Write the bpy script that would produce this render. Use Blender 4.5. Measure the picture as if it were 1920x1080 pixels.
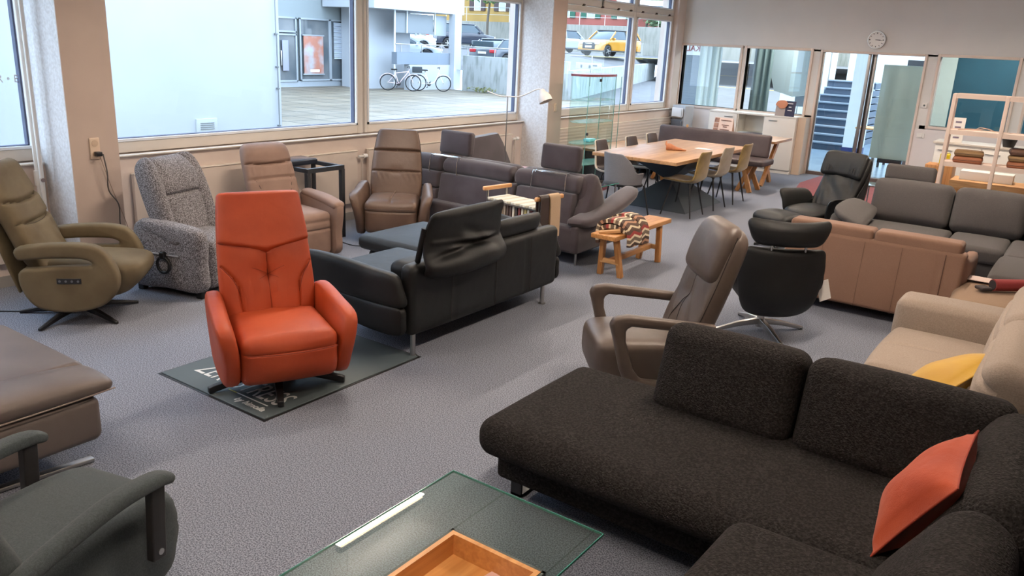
import bpy, math, random
import numpy as np
from mathutils import Vector, Matrix
random.seed(7)
for _o in list(bpy.data.objects): bpy.data.objects.remove(_o, do_unlink=True)
SC = bpy.context.scene
COL = SC.collection
PI = math.pi
def R(d): return math.radians(d)

# ------------------------------------------------------------ camera
cam_d = bpy.data.cameras.new('camera'); cam = bpy.data.objects.new('camera', cam_d); COL.objects.link(cam)
cam_d.sensor_width = 36; cam_d.sensor_fit = 'HORIZONTAL'; cam_d.lens = 28.65; cam_d.clip_start = .05; cam_d.clip_end = 400
_r = Vector((.81238, .58129, .04635)); _u = Vector((-.20508, .21040, .95586)); _b = Vector((.54588, -.78603, .29013))
cam.matrix_world = Matrix(((_r.x, _u.x, _b.x, 0), (_r.y, _u.y, _b.y, 0), (_r.z, _u.z, _b.z, 2.1), (0, 0, 0, 1)))
SC.camera = cam
# ------------------------------------------------------------ sky, exposure
SC.view_settings.view_transform = 'Standard'; SC.view_settings.look = 'None'
SC.view_settings.gamma = 1; SC.view_settings.use_curve_mapping = False
SC.view_settings.exposure = 0.36
W = bpy.data.worlds.new('overcast_sky'); SC.world = W; W.use_nodes = True
_nt = W.node_tree; _bg = _nt.nodes['Background']
_tc = _nt.nodes.new('ShaderNodeTexCoord'); _mp = _nt.nodes.new('ShaderNodeMapping'); _mp.inputs['Scale'].default_value = (1, 1, 3)
_nz = _nt.nodes.new('ShaderNodeTexNoise'); _nz.inputs['Scale'].default_value = 2.2; _nz.inputs['Detail'].default_value = 4
_cr = _nt.nodes.new('ShaderNodeValToRGB')
_cr.color_ramp.elements[0].position = .35; _cr.color_ramp.elements[0].color = (.68, .81, 1, 1)
_cr.color_ramp.elements[1].position = .7; _cr.color_ramp.elements[1].color = (.86, .93, 1, 1)
_nt.links.new(_tc.outputs['Generated'], _mp.inputs[0]); _nt.links.new(_mp.outputs[0], _nz.inputs['Vector'])
_nt.links.new(_nz.outputs[0], _cr.inputs[0]); _nt.links.new(_cr.outputs[0], _bg.inputs[0])
_bg.inputs[1].default_value = 6.2
def area_light(name, loc, rot, sx, sy, power, color=(1, 1, 1), portal=False, spread=180):
    d = bpy.data.lights.new(name, 'AREA'); d.shape = 'RECTANGLE'; d.size = sx; d.size_y = sy; d.energy = power; d.color = color
    d.spread = R(spread)
    if portal: d.cycles.is_portal = True
    o = bpy.data.objects.new(name, d); COL.objects.link(o); o.location = loc; o.rotation_euler = rot
    return o
# daylight portals in the openings of the window wall
for _y0, _y1 in ((.2, 3.15), (3.87, 6.82), (7.06, 10.02), (10.5, 13.45), (13.65, 15.05)):
    area_light('window_portal', (-7.22, (_y0+_y1)/2, 2.15), (0, R(-90), 0), 2.3, _y1-_y0, 1, portal=True)
area_light('window_portal', (-3.4, 18.9, 1.9), (R(-90), 0, 0), 7, 3, 1, portal=True)

# ------------------------------------------------------------ helpers: objects
def tag(o, label=None, cat=None, group=None, kind=None):
    if label: o['label'] = label
    if cat: o['category'] = cat
    if group: o['group'] = group
    if kind: o['kind'] = kind
    return o
def thing(name, label, cat, loc=(0, 0, 0), rz=0, group=None):
    o = bpy.data.objects.new(name, None); COL.objects.link(o); o.location = loc; o.rotation_euler = (0, 0, R(rz))
    o.empty_display_size = .1
    return tag(o, label, cat, group)
def copy_tree(o, parent=None):
    c = o.copy(); COL.objects.link(c); c.parent = parent
    for ch in [x for x in bpy.data.objects if x.parent == o]: copy_tree(ch, c)
    return c
class MB:
    """collects geometry that becomes ONE mesh object"""
    def __init__(s): s.V = []; s.F = []
    def add(s, V, F, M=None):
        V = np.asarray(V, float).reshape(-1, 3)
        if M is not None:
            A = np.array(M); V = V @ A[:3, :3].T + A[:3, 3]
        n = len(s.V); s.V.extend(map(tuple, V)); s.F.extend([tuple(i+n for i in f) for f in F]); return s
    def box(s, x0, x1, y0, y1, z0, z1, M=None):
        return s.add([(x0,y0,z0),(x1,y0,z0),(x1,y1,z0),(x0,y1,z0),(x0,y0,z1),(x1,y0,z1),(x1,y1,z1),(x0,y1,z1)],
                     [(0,3,2,1),(4,5,6,7),(0,1,5,4),(1,2,6,5),(2,3,7,6),(3,0,4,7)], M)
    def rbox(s, x0, x1, y0, y1, z0, z1, r=.01, n=1, k=2, puff=(0,0,0), fn=None, M=None, disp=None):
        hx, hy, hz = (x1-x0)/2, (y1-y0)/2, (z1-z0)/2; r = min(r, hx*.98, hy*.98, hz*.98)
        nn = (n, n, n) if isinstance(n, int) else n
        def ax(h, m):
            c = [(h-r)+r*math.tan(PI/4*i/k) for i in range(1, k+1)]
            return [-v for v in reversed(c)] + list(np.linspace(-(h-r), h-r, m+1)) + c
        A = [ax(hx, nn[0]), ax(hy, nn[1]), ax(hz, nn[2])]; L = [len(a)-1 for a in A]
        idx = {}; V = []; F = []
        def g(i, j, l):
            key = (i, j, l)
            if key not in idx: idx[key] = len(V); V.append((A[0][i], A[1][j], A[2][l]))
            return idx[key]
        for i in range(L[0]):
            for j in range(L[1]):
                F.append((g(i,j,0), g(i,j+1,0), g(i+1,j+1,0), g(i+1,j,0))); F.append((g(i,j,L[2]), g(i+1,j,L[2]), g(i+1,j+1,L[2]), g(i,j+1,L[2])))
        for i in range(L[0]):
            for l in range(L[2]):
                F.append((g(i,0,l), g(i+1,0,l), g(i+1,0,l+1), g(i,0,l+1))); F.append((g(i,L[1],l), g(i,L[1],l+1), g(i+1,L[1],l+1), g(i+1,L[1],l)))
        for j in range(L[1]):
            for l in range(L[2]):
                F.append((g(0,j,l), g(0,j,l+1), g(0,j+1,l+1), g(0,j+1,l))); F.append((g(L[0],j,l), g(L[0],j+1,l), g(L[0],j+1,l+1), g(L[0],j,l+1)))
        P = np.array(V); h = np.array([hx, hy, hz]); q = np.clip(P, -(h-r), h-r); d = P-q
        nl = np.linalg.norm(d, axis=1, keepdims=True); nl[nl == 0] = 1; P = q + d/nl*r
        U = np.clip(P/h, -1, 1); Q = P.copy()
        for a in range(3):
            if puff[a]:
                b, c = [(1, 2), (0, 2), (0, 1)][a]
                Q[:, a] += puff[a]*np.sign(U[:, a])*np.abs(U[:, a])**2*(1-np.abs(U[:, b])**2.4)*(1-np.abs(U[:, c])**2.4)
        if disp is not None: Q = disp(Q, U)
        Q += np.array([(x0+x1)/2, (y0+y1)/2, (z0+z1)/2])
        if fn is not None: Q = fn(Q)
        return s.add(Q, F, M)
    def cyl(s, p0, p1, r0, r1=None, n=16, caps=True):
        r1 = r0 if r1 is None else r1
        p0, p1 = Vector(p0), Vector(p1); z = (p1-p0).normalized(); x = z.orthogonal().normalized(); y = z.cross(x)
        V = [tuple(p+(x*math.cos(2*PI*i/n)+y*math.sin(2*PI*i/n))*r) for p, r in ((p0, r0), (p1, r1)) for i in range(n)]
        F = [(i, (i+1) % n, n+(i+1) % n, n+i) for i in range(n)]
        if caps: F += [tuple(reversed(range(n))), tuple(range(n, 2*n))]
        return s.add(V, F)
    def beam(s, p0, p1, w, h, up=(0, 0, 1), r=0):
        """rectangular bar between two points"""
        p0, p1 = Vector(p0), Vector(p1); y = (p1-p0); L = y.length; y.normalize(); up = Vector(up)
        x = y.cross(up); x = x.normalized() if x.length > 1e-4 else Vector((1, 0, 0)); z = x.cross(y)
        M = Matrix(((x.x, y.x, z.x, p0.x), (x.y, y.y, z.y, p0.y), (x.z, y.z, z.z, p0.z), (0, 0, 0, 1)))
        if r: return s.rbox(-w/2, w/2, 0, L, -h/2, h/2, r=r, M=M)
        return s.box(-w/2, w/2, 0, L, -h/2, h/2, M=M)
    def tube(s, pts, r, n=10, closed=False, smooth=0):
        P = [Vector(p) for p in pts]
        if smooth:
            P = [Vector(p) for p in crom([tuple(p) for p in P], smooth, closed)]
        m = len(P); V = []; F = []; up = None
        for i, p in enumerate(P):
            if closed: t = (P[(i+1) % m]-P[i-1]).normalized()
            else: t = (P[min(i+1, m-1)]-P[max(i-1, 0)]).normalized()
            if up is None: up = t.orthogonal().normalized()
            x = (up - t*up.dot(t)).normalized(); up = x; y = t.cross(x)
            rr = r if not callable(r) else r(i/(m-1))
            V += [tuple(p+(x*math.cos(2*PI*j/n)+y*math.sin(2*PI*j/n))*rr) for j in range(n)]
        for i in range(m if closed else m-1):
            a, b = i*n, ((i+1) % m)*n
            F += [(a+j, a+(j+1) % n, b+(j+1) % n, b+j) for j in range(n)]
        if not closed: F += [tuple(reversed(range(n))), tuple(range((m-1)*n, m*n))]
        return s.add(V, F)
    def lathe(s, prof, n=32, M=None):
        V = []; F = []; m = len(prof)
        for r, z in prof: V += [(max(r, 1e-5)*math.cos(2*PI*j/n), max(r, 1e-5)*math.sin(2*PI*j/n), z) for j in range(n)]
        for i in range(m-1): F += [(i*n+j, i*n+(j+1) % n, (i+1)*n+(j+1) % n, (i+1)*n+j) for j in range(n)]
        return s.add(V, F, M)
    def prism(s, poly, a, b, plane='yz', M=None):
        """closed 2-D outline extruded between a and b along the third axis"""
        def mk(u, v, w): return {'yz': (w, u, v), 'xz': (u, w, v), 'xy': (u, v, w)}[plane]
        n = len(poly); V = [mk(u, v, a) for u, v in poly]+[mk(u, v, b) for u, v in poly]
        return s.add(V, [tuple(range(n)), tuple(reversed(range(n, 2*n)))]+[(i, i+n, (i+1) % n+n, (i+1) % n) for i in range(n)], M)
    def loft(s, P, ns=26, nv=28, e=2.8, side=(1, 0, 0), cap=.05, disp=None, warp=None, M=None, fn=None):
        """padded slab along a spline: stations (x,y,z,half width,half thickness)"""
        C = np.array(crom(P, 12)); seg = np.linalg.norm(np.diff(C[:, :3], axis=0), axis=1); L = np.concatenate([[0], np.cumsum(seg)]); T = L[-1]
        c = min(cap, T*.45)
        e1 = c*(1-np.cos(np.linspace(0, PI/2, 6)[:-1])); ss = np.concatenate([e1, np.linspace(c, T-c, ns), (T-e1)[::-1]])
        ss[0] += 1e-4; ss[-1] -= 1e-4
        ph = np.arange(nv)*2*PI/nv; ca, sa = np.cos(ph), np.sin(ph)
        ua = np.sign(ca)*np.abs(ca)**(2/e); ub = np.sign(sa)*np.abs(sa)**(2/e); sd = np.array(side, float); V = []
        for t in ss:
            dd = min(t, T-t); q = 1.0 if dd >= c else math.sqrt(max(1-(1-dd/c)**2, .0004))
            S = np.full(nv, t/T)
            if warp is not None: S = warp(S, ua)
            l = S*T; st = np.stack([np.interp(l, L, C[:, k]) for k in range(C.shape[1])], 1)
            h = .012*T; pa = np.stack([np.interp(np.clip(l-h, 0, T), L, C[:, k]) for k in range(3)], 1); pb = np.stack([np.interp(np.clip(l+h, 0, T), L, C[:, k]) for k in range(3)], 1)
            tg = pb-pa; tg /= np.linalg.norm(tg, axis=1, keepdims=True); nm = np.cross(sd, tg); nm /= np.linalg.norm(nm, axis=1, keepdims=True)
            w = st[:, 3]-c*(1-q); tt = st[:, 4]*q
            if disp is not None: off = disp(S, ua)*np.clip(ub, 0, 1)*q
            else: off = 0
            V.append(st[:, :3]+sd*(ua*w)[:, None]+nm*(ub*tt+off)[:, None])
        m = len(ss); V = np.concatenate(V); F = [(i*nv+j, i*nv+(j+1) % nv, (i+1)*nv+(j+1) % nv, (i+1)*nv+j) for i in range(m-1) for j in range(nv)]
        F += [tuple(reversed(range(nv))), tuple(range((m-1)*nv, m*nv))]
        if fn is not None: V = fn(V)
        return s.add(V, F, M)
    def pad(s, outline, T, p=2.6, nr=7, plane='yz', at=0, fn=None, sm=5, M=None, center=None):
        """puffed flat shape from an outline; thickness axis is the third one"""
        O = np.array(crom([tuple(o) for o in outline], sm, True)) if sm else np.array(outline, float)
        c = np.array(center) if center else O.mean(0); n = len(O); V = []; F = []
        rh = np.sin(np.linspace(0, PI/2, nr+1))
        def ring(rho, sg):
            z = T*(max(1-rho**p, 0))**(1/p)*sg; q = c+(O-c)*rho
            return np.stack([q[:, 0], q[:, 1], np.full(n, z)], 1)
        V.append(np.array([[c[0], c[1], T]])); 
        for r_ in rh[1:]: V.append(ring(r_, 1))
        for r_ in rh[1:-1][::-1]: V.append(ring(r_, -1))
        V.append(np.array([[c[0], c[1], -T]])); V = np.concatenate(V); m = 2*nr-1
        F += [(0, 1+j, 1+(j+1) % n) for j in range(n)]
        F += [(1+i*n+j, 1+(i+1)*n+j, 1+(i+1)*n+(j+1) % n, 1+i*n+(j+1) % n) for i in range(m-1) for j in range(n)]
        last = len(V)-1; F += [(last, 1+(m-1)*n+(j+1) % n, 1+(m-1)*n+j) for j in range(n)]
        k = {'yz': [2, 0, 1], 'xz': [0, 2, 1], 'xy': [0, 1, 2]}[plane]; V = V[:, k]; V[:, {'yz': 0, 'xz': 1, 'xy': 2}[plane]] += at
        if fn is not None: V = fn(V)
        return s.add(V, F, M)
    def obj(s, name, mat, parent=None, smooth=True, angle=50, bevel=0, label=None, sub=0):
        me = bpy.data.meshes.new(name); me.from_pydata(s.V, [], s.F); me.update()
        import bmesh
        b = bmesh.new(); b.from_mesh(me); bmesh.ops.recalc_face_normals(b, faces=b.faces)
        if bevel:
            ed = [e for e in b.edges if len(e.link_faces) == 2 and e.calc_face_angle(0) > R(40)]
            bmesh.ops.bevel(b, geom=ed, offset=bevel, segments=3, profile=.5, affect='EDGES')
        b.to_mesh(me); b.free()
        if smooth: me.shade_smooth(); me.set_sharp_from_angle(angle=R(angle))
        o = bpy.data.objects.new(name, me); COL.objects.link(o); me.materials.append(mat); o.parent = parent
        if sub: md = o.modifiers.new('sub', 'SUBSURF'); md.levels = sub; md.render_levels = sub
        if label: o['label'] = label
        return o
def crom(P, k, closed=False):
    """Catmull-Rom through tuples of any length"""
    P = [np.array(p, float) for p in P]; n = len(P); out = []
    rng = range(n) if closed else range(n-1)
    for i in rng:
        if closed: a, b, c, d = P[i-1], P[i], P[(i+1) % n], P[(i+2) % n]
        else: a, b, c, d = P[max(i-1, 0)], P[i], P[i+1], P[min(i+2, n-1)]
        for j in range(k):
            t = j/k; out.append(tuple(.5*((2*b)+(c-a)*t+(2*a-5*b+4*c-d)*t*t+(3*b-a-3*c+d)*t**3)))
    if not closed: out.append(tuple(P[-1]))
    return out
def XF(loc=(0, 0, 0), rx=0, ry=0, rz=0):
    return Matrix.Translation(loc) @ Matrix.Rotation(R(rz), 4, 'Z') @ Matrix.Rotation(R(ry), 4, 'Y') @ Matrix.Rotation(R(rx), 4, 'X')
def surf(P, S, a, e=3.0, off=0.0, disp=None, side=(1, 0, 0), half=1):
    """point on the front of a loft at length S and width a"""
    C = np.array(crom(P, 12)); seg = np.linalg.norm(np.diff(C[:, :3], axis=0), axis=1); L = np.concatenate([[0], np.cumsum(seg)]); T = L[-1]; l = S*T
    st = np.array([np.interp(l, L, C[:, k]) for k in range(5)]); h = .012*T
    pa = np.array([np.interp(max(l-h, 0), L, C[:, k]) for k in range(3)]); pb = np.array([np.interp(min(l+h, T), L, C[:, k]) for k in range(3)])
    tg = pb-pa; tg /= np.linalg.norm(tg); nm = np.cross(np.array(side, float), tg); nm /= np.linalg.norm(nm)
    b = (1-min(abs(a), .999)**e)**(1/e); d = float(disp(np.array([S]), np.array([a]))[0])*b if disp is not None else 0
    return st[:3]+np.array(side, float)*a*st[3]+nm*(b*st[4]*half+d+off)
def seams(P, lines, m, parent, e=3.0, disp=None, r=.0022, name='seam', side=(1, 0, 0)):
    for ln in lines:
        pts = crom(ln, 6); MB().tube([tuple(surf(P, q[0], q[1], e, .0005, disp, side)) for q in pts], r, 5).obj(name, m, parent)
def text_obj(name, body, mat, M, size, parent=None, depth=.002, align='CENTER', mirror=False, shear=0, bold=0):
    cu = bpy.data.curves.new(name, 'FONT'); cu.body = body; cu.size = size; cu.extrude = depth; cu.align_x = align; cu.align_y = 'CENTER'; cu.shear = shear; cu.offset = bold
    t = bpy.data.objects.new('tmp_text', cu); COL.objects.link(t); bpy.context.view_layer.update()
    me = bpy.data.meshes.new_from_object(t.evaluated_get(bpy.context.evaluated_depsgraph_get())); bpy.data.objects.remove(t)
    me.name = name
    if mirror: me.transform(Matrix.Scale(-1, 4, (1, 0, 0)))
    me.transform(M); me.materials.clear(); me.materials.append(mat)
    o = bpy.data.objects.new(name, me); COL.objects.link(o); o.parent = parent
    return o

# ------------------------------------------------------------ helpers: materials
_mc = {}
def srgb(h):
    """colour given as the 0-255 sRGB triple it shows in even white light"""
    return tuple((c/255/12.92 if c/255 <= .04045 else ((c/255+.055)/1.055)**2.4) for c in h)
def mat(name, rgb, rough=.6, metal=0, spec=.5, c2=None, ns=6, nd=3, lo=.35, hi=.65, bump=0, bs=200, bump2=0, bs2=8, sheen=0, coat=0, stretch=None, alpha=None, vor=False, emit=None, es=1):
    if name in _mc: return _mc[name]
    m = bpy.data.materials.new(name); m.use_nodes = True; nt = m.node_tree; N = nt.nodes; L = nt.links; p = N['Principled BSDF']
    p.inputs['Roughness'].default_value = rough; p.inputs['Metallic'].default_value = metal; p.inputs['Specular IOR Level'].default_value = spec
    p.inputs['Sheen Weight'].default_value = sheen; p.inputs['Coat Weight'].default_value = coat; p.inputs['Coat Roughness'].default_value = .25
    c1 = (*srgb(rgb), 1); p.inputs['Base Color'].default_value = c1
    tc = N.new('ShaderNodeTexCoord'); vec = tc.outputs['Object']
    if stretch:
        mp = N.new('ShaderNodeMapping'); mp.inputs['Scale'].default_value = stretch; L.new(vec, mp.inputs[0]); svec = mp.outputs[0]
    else: svec = vec
    if c2:
        nz = N.new('ShaderNodeTexNoise'); nz.inputs['Scale'].default_value = ns; nz.inputs['Detail'].default_value = nd; L.new(svec, nz.inputs['Vector'])
        cr = N.new('ShaderNodeValToRGB'); cr.color_ramp.elements[0].position = lo; cr.color_ramp.elements[1].position = hi
        cr.color_ramp.elements[0].color = c1; cr.color_ramp.elements[1].color = (*srgb(c2), 1)
        L.new(nz.outputs[0], cr.inputs[0]); L.new(cr.outputs[0], p.inputs['Base Color'])
    prev = None
    if bump:
        if vor:
            t = N.new('ShaderNodeTexVoronoi'); t.inputs['Scale'].default_value = bs; src = t.outputs['Distance']
        else:
            t = N.new('ShaderNodeTexNoise'); t.inputs['Scale'].default_value = bs; t.inputs['Detail'].default_value = 2; src = t.outputs[0]
        L.new(vec, t.inputs['Vector']); b = N.new('ShaderNodeBump'); b.inputs['Strength'].default_value = bump; b.inputs['Distance'].default_value = .004
        L.new(src, b.inputs['Height']); prev = b
    if bump2:
        t = N.new('ShaderNodeTexNoise'); t.inputs['Scale'].default_value = bs2; t.inputs['Detail'].default_value = 3; L.new(svec, t.inputs['Vector'])
        b = N.new('ShaderNodeBump'); b.inputs['Strength'].default_value = bump2; b.inputs['Distance'].default_value = .02; L.new(t.outputs[0], b.inputs['Height'])
        if prev: L.new(prev.outputs[0], b.inputs['Normal'])
        prev = b
    if prev: L.new(prev.outputs[0], p.inputs['Normal'])
    if emit: p.inputs['Emission Color'].default_value = (*srgb(emit), 1); p.inputs['Emission Strength'].default_value = es
    _mc[name] = m; return m
def glass(name, tint=(235, 245, 242), refl=1.0, ior=1.45):
    if name in _mc: return _mc[name]
    m = bpy.data.materials.new(name); m.use_nodes = True; nt = m.node_tree; N = nt.nodes; L = nt.links; N.remove(N['Principled BSDF'])
    tr = N.new('ShaderNodeBsdfTransparent'); tr.inputs[0].default_value = (*srgb(tint), 1); gl = N.new('ShaderNodeBsdfGlossy'); gl.inputs['Roughness'].default_value = 0
    fr = N.new('ShaderNodeFresnel'); fr.inputs[0].default_value = ior; mu = N.new('ShaderNodeMath'); mu.operation = 'MULTIPLY'; mu.use_clamp = True
    ge = N.new('ShaderNodeNewGeometry'); mr = N.new('ShaderNodeMapRange'); mr.inputs['To Min'].default_value = refl; mr.inputs['To Max'].default_value = 0; L.new(ge.outputs['Backfacing'], mr.inputs[0]); L.new(mr.outputs[0], mu.inputs[1])
    mx = N.new('ShaderNodeMixShader'); L.new(fr.outputs[0], mu.inputs[0]); L.new(mu.outputs[0], mx.inputs[0]); L.new(tr.outputs[0], mx.inputs[1]); L.new(gl.outputs[0], mx.inputs[2])
    L.new(mx.outputs[0], N['Material Output'].inputs[0]); _mc[name] = m; return m
def wood(name, a, b, scale=1.0, along='y', rough=.45, plank=0):
    """procedural wood: long stretched grain, optional glued staves"""
    if name in _mc: return _mc[name]
    m = bpy.data.materials.new(name); m.use_nodes = True; nt = m.node_tree; N = nt.nodes; L = nt.links; p = N['Principled BSDF']; p.inputs['Roughness'].default_value = rough
    tc = N.new('ShaderNodeTexCoord'); mp = N.new('ShaderNodeMapping'); s = [22*scale]*3; s['xyz'.index(along)] = 1.6*scale; mp.inputs['Scale'].default_value = s
    nz = N.new('ShaderNodeTexNoise'); nz.inputs['Scale'].default_value = 1.6; nz.inputs['Detail'].default_value = 5; nz.inputs['Distortion'].default_value = .6
    cr = N.new('ShaderNodeValToRGB'); cr.color_ramp.elements[0].position = .35; cr.color_ramp.elements[1].position = .68
    cr.color_ramp.elements[0].color = (*srgb(a), 1); cr.color_ramp.elements[1].color = (*srgb(b), 1)
    L.new(tc.outputs['Object'], mp.inputs[0]); L.new(mp.outputs[0], nz.inputs['Vector']); L.new(nz.outputs[0], cr.inputs[0]); out = cr.outputs[0]
    if plank:
        sp = N.new('ShaderNodeSeparateXYZ'); L.new(tc.outputs['Object'], sp.inputs[0]); ax = 'X' if along == 'y' else 'Y'
        d = N.new('ShaderNodeMath'); d.operation = 'DIVIDE'; d.inputs[1].default_value = plank; L.new(sp.outputs[ax], d.inputs[0])
        fl = N.new('ShaderNodeMath'); fl.operation = 'FLOOR'; L.new(d.outputs[0], fl.inputs[0])
        wn = N.new('ShaderNodeTexWhiteNoise'); wn.noise_dimensions = '1D'; L.new(fl.outputs[0], wn.inputs['W'])
        mr = N.new('ShaderNodeMapRange'); mr.inputs['To Min'].default_value = .82; mr.inputs['To Max'].default_value = 1.12; L.new(wn.outputs[0], mr.inputs[0])
        mm = N.new('ShaderNodeVectorMath'); mm.operation = 'SCALE'; L.new(out, mm.inputs[0]); L.new(mr.outputs[0], mm.inputs['Scale']); out = mm.outputs[0]
    L.new(out, p.inputs['Base Color']); _mc[name] = m; return m
def groove(x, c, w, d):
    """a seam: d deep and w wide at c"""
    return -d*np.exp(-((x-c)/w)**2)

WHITE = mat('white_paint', (232, 228, 222), .7)
FRAME = mat('window_frame_paint', (214, 206, 196), .5)
FRAMEW = mat('white_window_bead', (235, 238, 242), .45)
SEAM_D = mat('dark_seam_thread', (34, 24, 20), .8)
WALLM = mat('plaster', (208, 192, 182), .9, c2=(214, 199, 189), ns=3, bump=.15, bs=90)
WALLG = mat('back_wall_plaster', (220, 218, 214), .9, c2=(224, 222, 218), ns=2)
STEEL = mat('brushed_steel', (190, 188, 184), .28, 1)
CHROME = mat('chrome', (225, 225, 225), .12, 1)
DARKM = mat('black_powder_coat', (28, 28, 30), .45)
BLACKP = mat('black_plastic', (18, 18, 20), .4)
DSTEEL = mat('dark_steel', (62, 64, 68), .45, .6)
PANE = glass('clear_pane', (240, 247, 248), .8)
ETCH = glass('window_glass', (236, 243, 248), .55)
# ============================================================ THE SETTING
XW, YB, ZC = -6.95, 15.45, 3.3     # window wall face, back wall face, ceiling
def carpet_mat():
    m = mat('carpet', (86, 90, 101), .95, spec=.15, c2=(150, 155, 168), ns=150, nd=2, lo=.4, hi=.6, bump=.3, bs=520); return m
CARPET = carpet_mat()
def struct(name, mb, m, label, **k): return tag(mb.obj(name, m, **k), label, None, None, 'structure')
struct('floor', MB().box(-7.3, 3.4, -3.2, 15.6, -.1, 0), CARPET, 'blue grey speckled carpet floor of the showroom', smooth=False)
struct('ceiling', MB().box(-7.3, 3.4, -3.2, 15.6, ZC, ZC+.15), WHITE, 'white ceiling of the showroom', smooth=False)
struct('wall_right', MB().box(3.25, 3.4, -3.2, 15.45, 0, ZC), WALLM, 'plastered wall on the right', smooth=False)
struct('wall_front', MB().box(-7.3, 3.4, -3.3, -3.15, 0, ZC), WALLM, 'plastered wall behind the viewer', smooth=False)
# window wall: apron below, strip above, end pieces
w = MB(); w.box(-7.3, XW, -3.15, 15.45, -.1, .97); w.box(-7.3, XW, -3.15, 15.45, 3.2, ZC)
w.box(-7.3, XW, -3.15, .2, .97, 3.2); w.box(-7.3, XW, 15.12, 15.45, .97, 3.2); w.box(-7.3, XW, 3.3, 3.6, .97, 3.2); w.box(-7.3, XW, 10.12, 10.42, .97, 3.2)
struct('wall_left', w, WALLM, 'window wall with a plastered apron under the panes', smooth=False)
struct('baseboard_left', MB().box(XW, XW+.015, -3.1, 15.4, 0, .09), mat('baseboard', (150, 146, 142), .6), 'grey baseboard along the window wall', smooth=False)
struct('trim_1', MB().rbox(XW-.03, XW+.035, -3.1, 3.22, .962, .978, r=.005).rbox(XW-.03, XW+.035, 3.62, 10.06, .962, .978, r=.005).rbox(XW-.03, XW+.035, 10.42, 15.4, .962, .978, r=.005), FRAME, 'painted window board along the window wall')
COLM = mat('column_render', (206, 203, 202), .95, c2=(222, 221, 222), ns=40, bump=.5, bs=120); COLF = mat('column_paint', (190, 172, 160), .85, c2=(196, 178, 166), ns=3)  # room face browner than the render: its shade is put into the colour
for i, (y0, y1) in enumerate(((3.23, 3.62), (10.06, 10.42))):
    struct('wall_column', MB().box(XW-.2, -6.515, y0, y1, 0, ZC), COLM, ['rough white concrete column by the olive recliner', 'rough white concrete column by the glass cabinet'][i], smooth=False)
    struct('trim_%d' % (i+2), MB().box(-6.515, -6.505, y0, y1, 0, ZC), COLF, ['brown pink painted room face of the column by the olive recliner', 'brown pink painted room face of the column by the glass cabinet'][i], smooth=False)
# windows in the left wall
def window(n, y0, y1, z0, z1, label, text=None):
    f = MB(); fw = .055; x0, x1 = -7.16, -7.04
    for a, b, c, d in ((y0-.04, y0, z0-.1, z1+.08), (y1, y1+.09, z0-.1, z1+.08), (y0, y1, z0-.1, z0), (y0, y1, z1, z1+.08)):
        f.rbox(x0, x1, a, b, c, d, r=.008)
    o = struct('window_%d' % n, f, FRAME, label)
    g = MB(); t = .022
    for a, b, c, d in ((y0, y0+t, z0, z1), (y1-t, y1, z0, z1), (y0, y1, z0, z0+t), (y0, y1, z1-t, z1)): g.box(-7.07, -7.03, a, b, c, d)
    g.obj('glazing_bead', FRAMEW, o, smooth=False)
    g = MB(); t = .007
    for a, b, c, d in ((y0+.022, y0+.022+t, z0, z1), (y1-.022-2*t, y1-.022, z0, z1), (y0, y1, z0+.022, z0+.022+t)): g.box(-7.11, -7.06, a, b, c, d)
    g.obj('gasket', mat('gasket', (84, 92, 116), .6), o, smooth=False)
    MB().box(-7.105, -7.10, y0, y1, z0, z1).obj('pane', ETCH, o, smooth=False)
    if text:
        text_obj('lettering', 'R • B', mat('white_vinyl', (240, 242, 245), .6), Matrix.Translation((-7.095, 3.185, 1.625)) @ Matrix.Rotation(R(90), 4, 'Z') @ Matrix.Rotation(R(90), 4, 'X'), .085, o, .001, 'RIGHT')
    return o
window(1, .3, 3.205, 1.08, 3.2, 'large window left of the first column with white lettering', text=True)
window(2, 3.64, 6.82, 1.08, 3.2, 'large window behind the tweed and beige recliners')
window(3, 6.98, 10.02, 1.08, 2.62, 'large window behind the aubergine corner sofa')
window(4, 10.46, 13.47, 1.08, 2.60, 'large window behind the glass display cabinet')
window(5, 13.62, 15.02, 1.08, 2.60, 'narrow window beside the back wall')
window(6, 10.46, 12.3, 2.79, 3.2, 'upper hopper light left above the display cabinet window')
window(7, 12.36, 13.47, 2.79, 3.2, 'upper hopper light middle above the display cabinet window')
window(8, 13.62, 15.02, 2.79, 3.2, 'upper hopper light beside the back wall')
window(9, 6.98, 10.02, 2.79, 3.2, 'upper hopper light above the aubergine corner sofa')
hk = MB()
for y in (11.15, 11.75, 12.35, 12.9, 13.35, 13.8, 14.35, 14.9): hk.rbox(-7.06, -7.02, y-.03, y+.03, 2.68, 2.71, r=.01)
struct('trim_4', hk, mat('hook_bronze', (70, 55, 45), .4, .8), 'row of small bronze hooks on the window transom')
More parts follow.
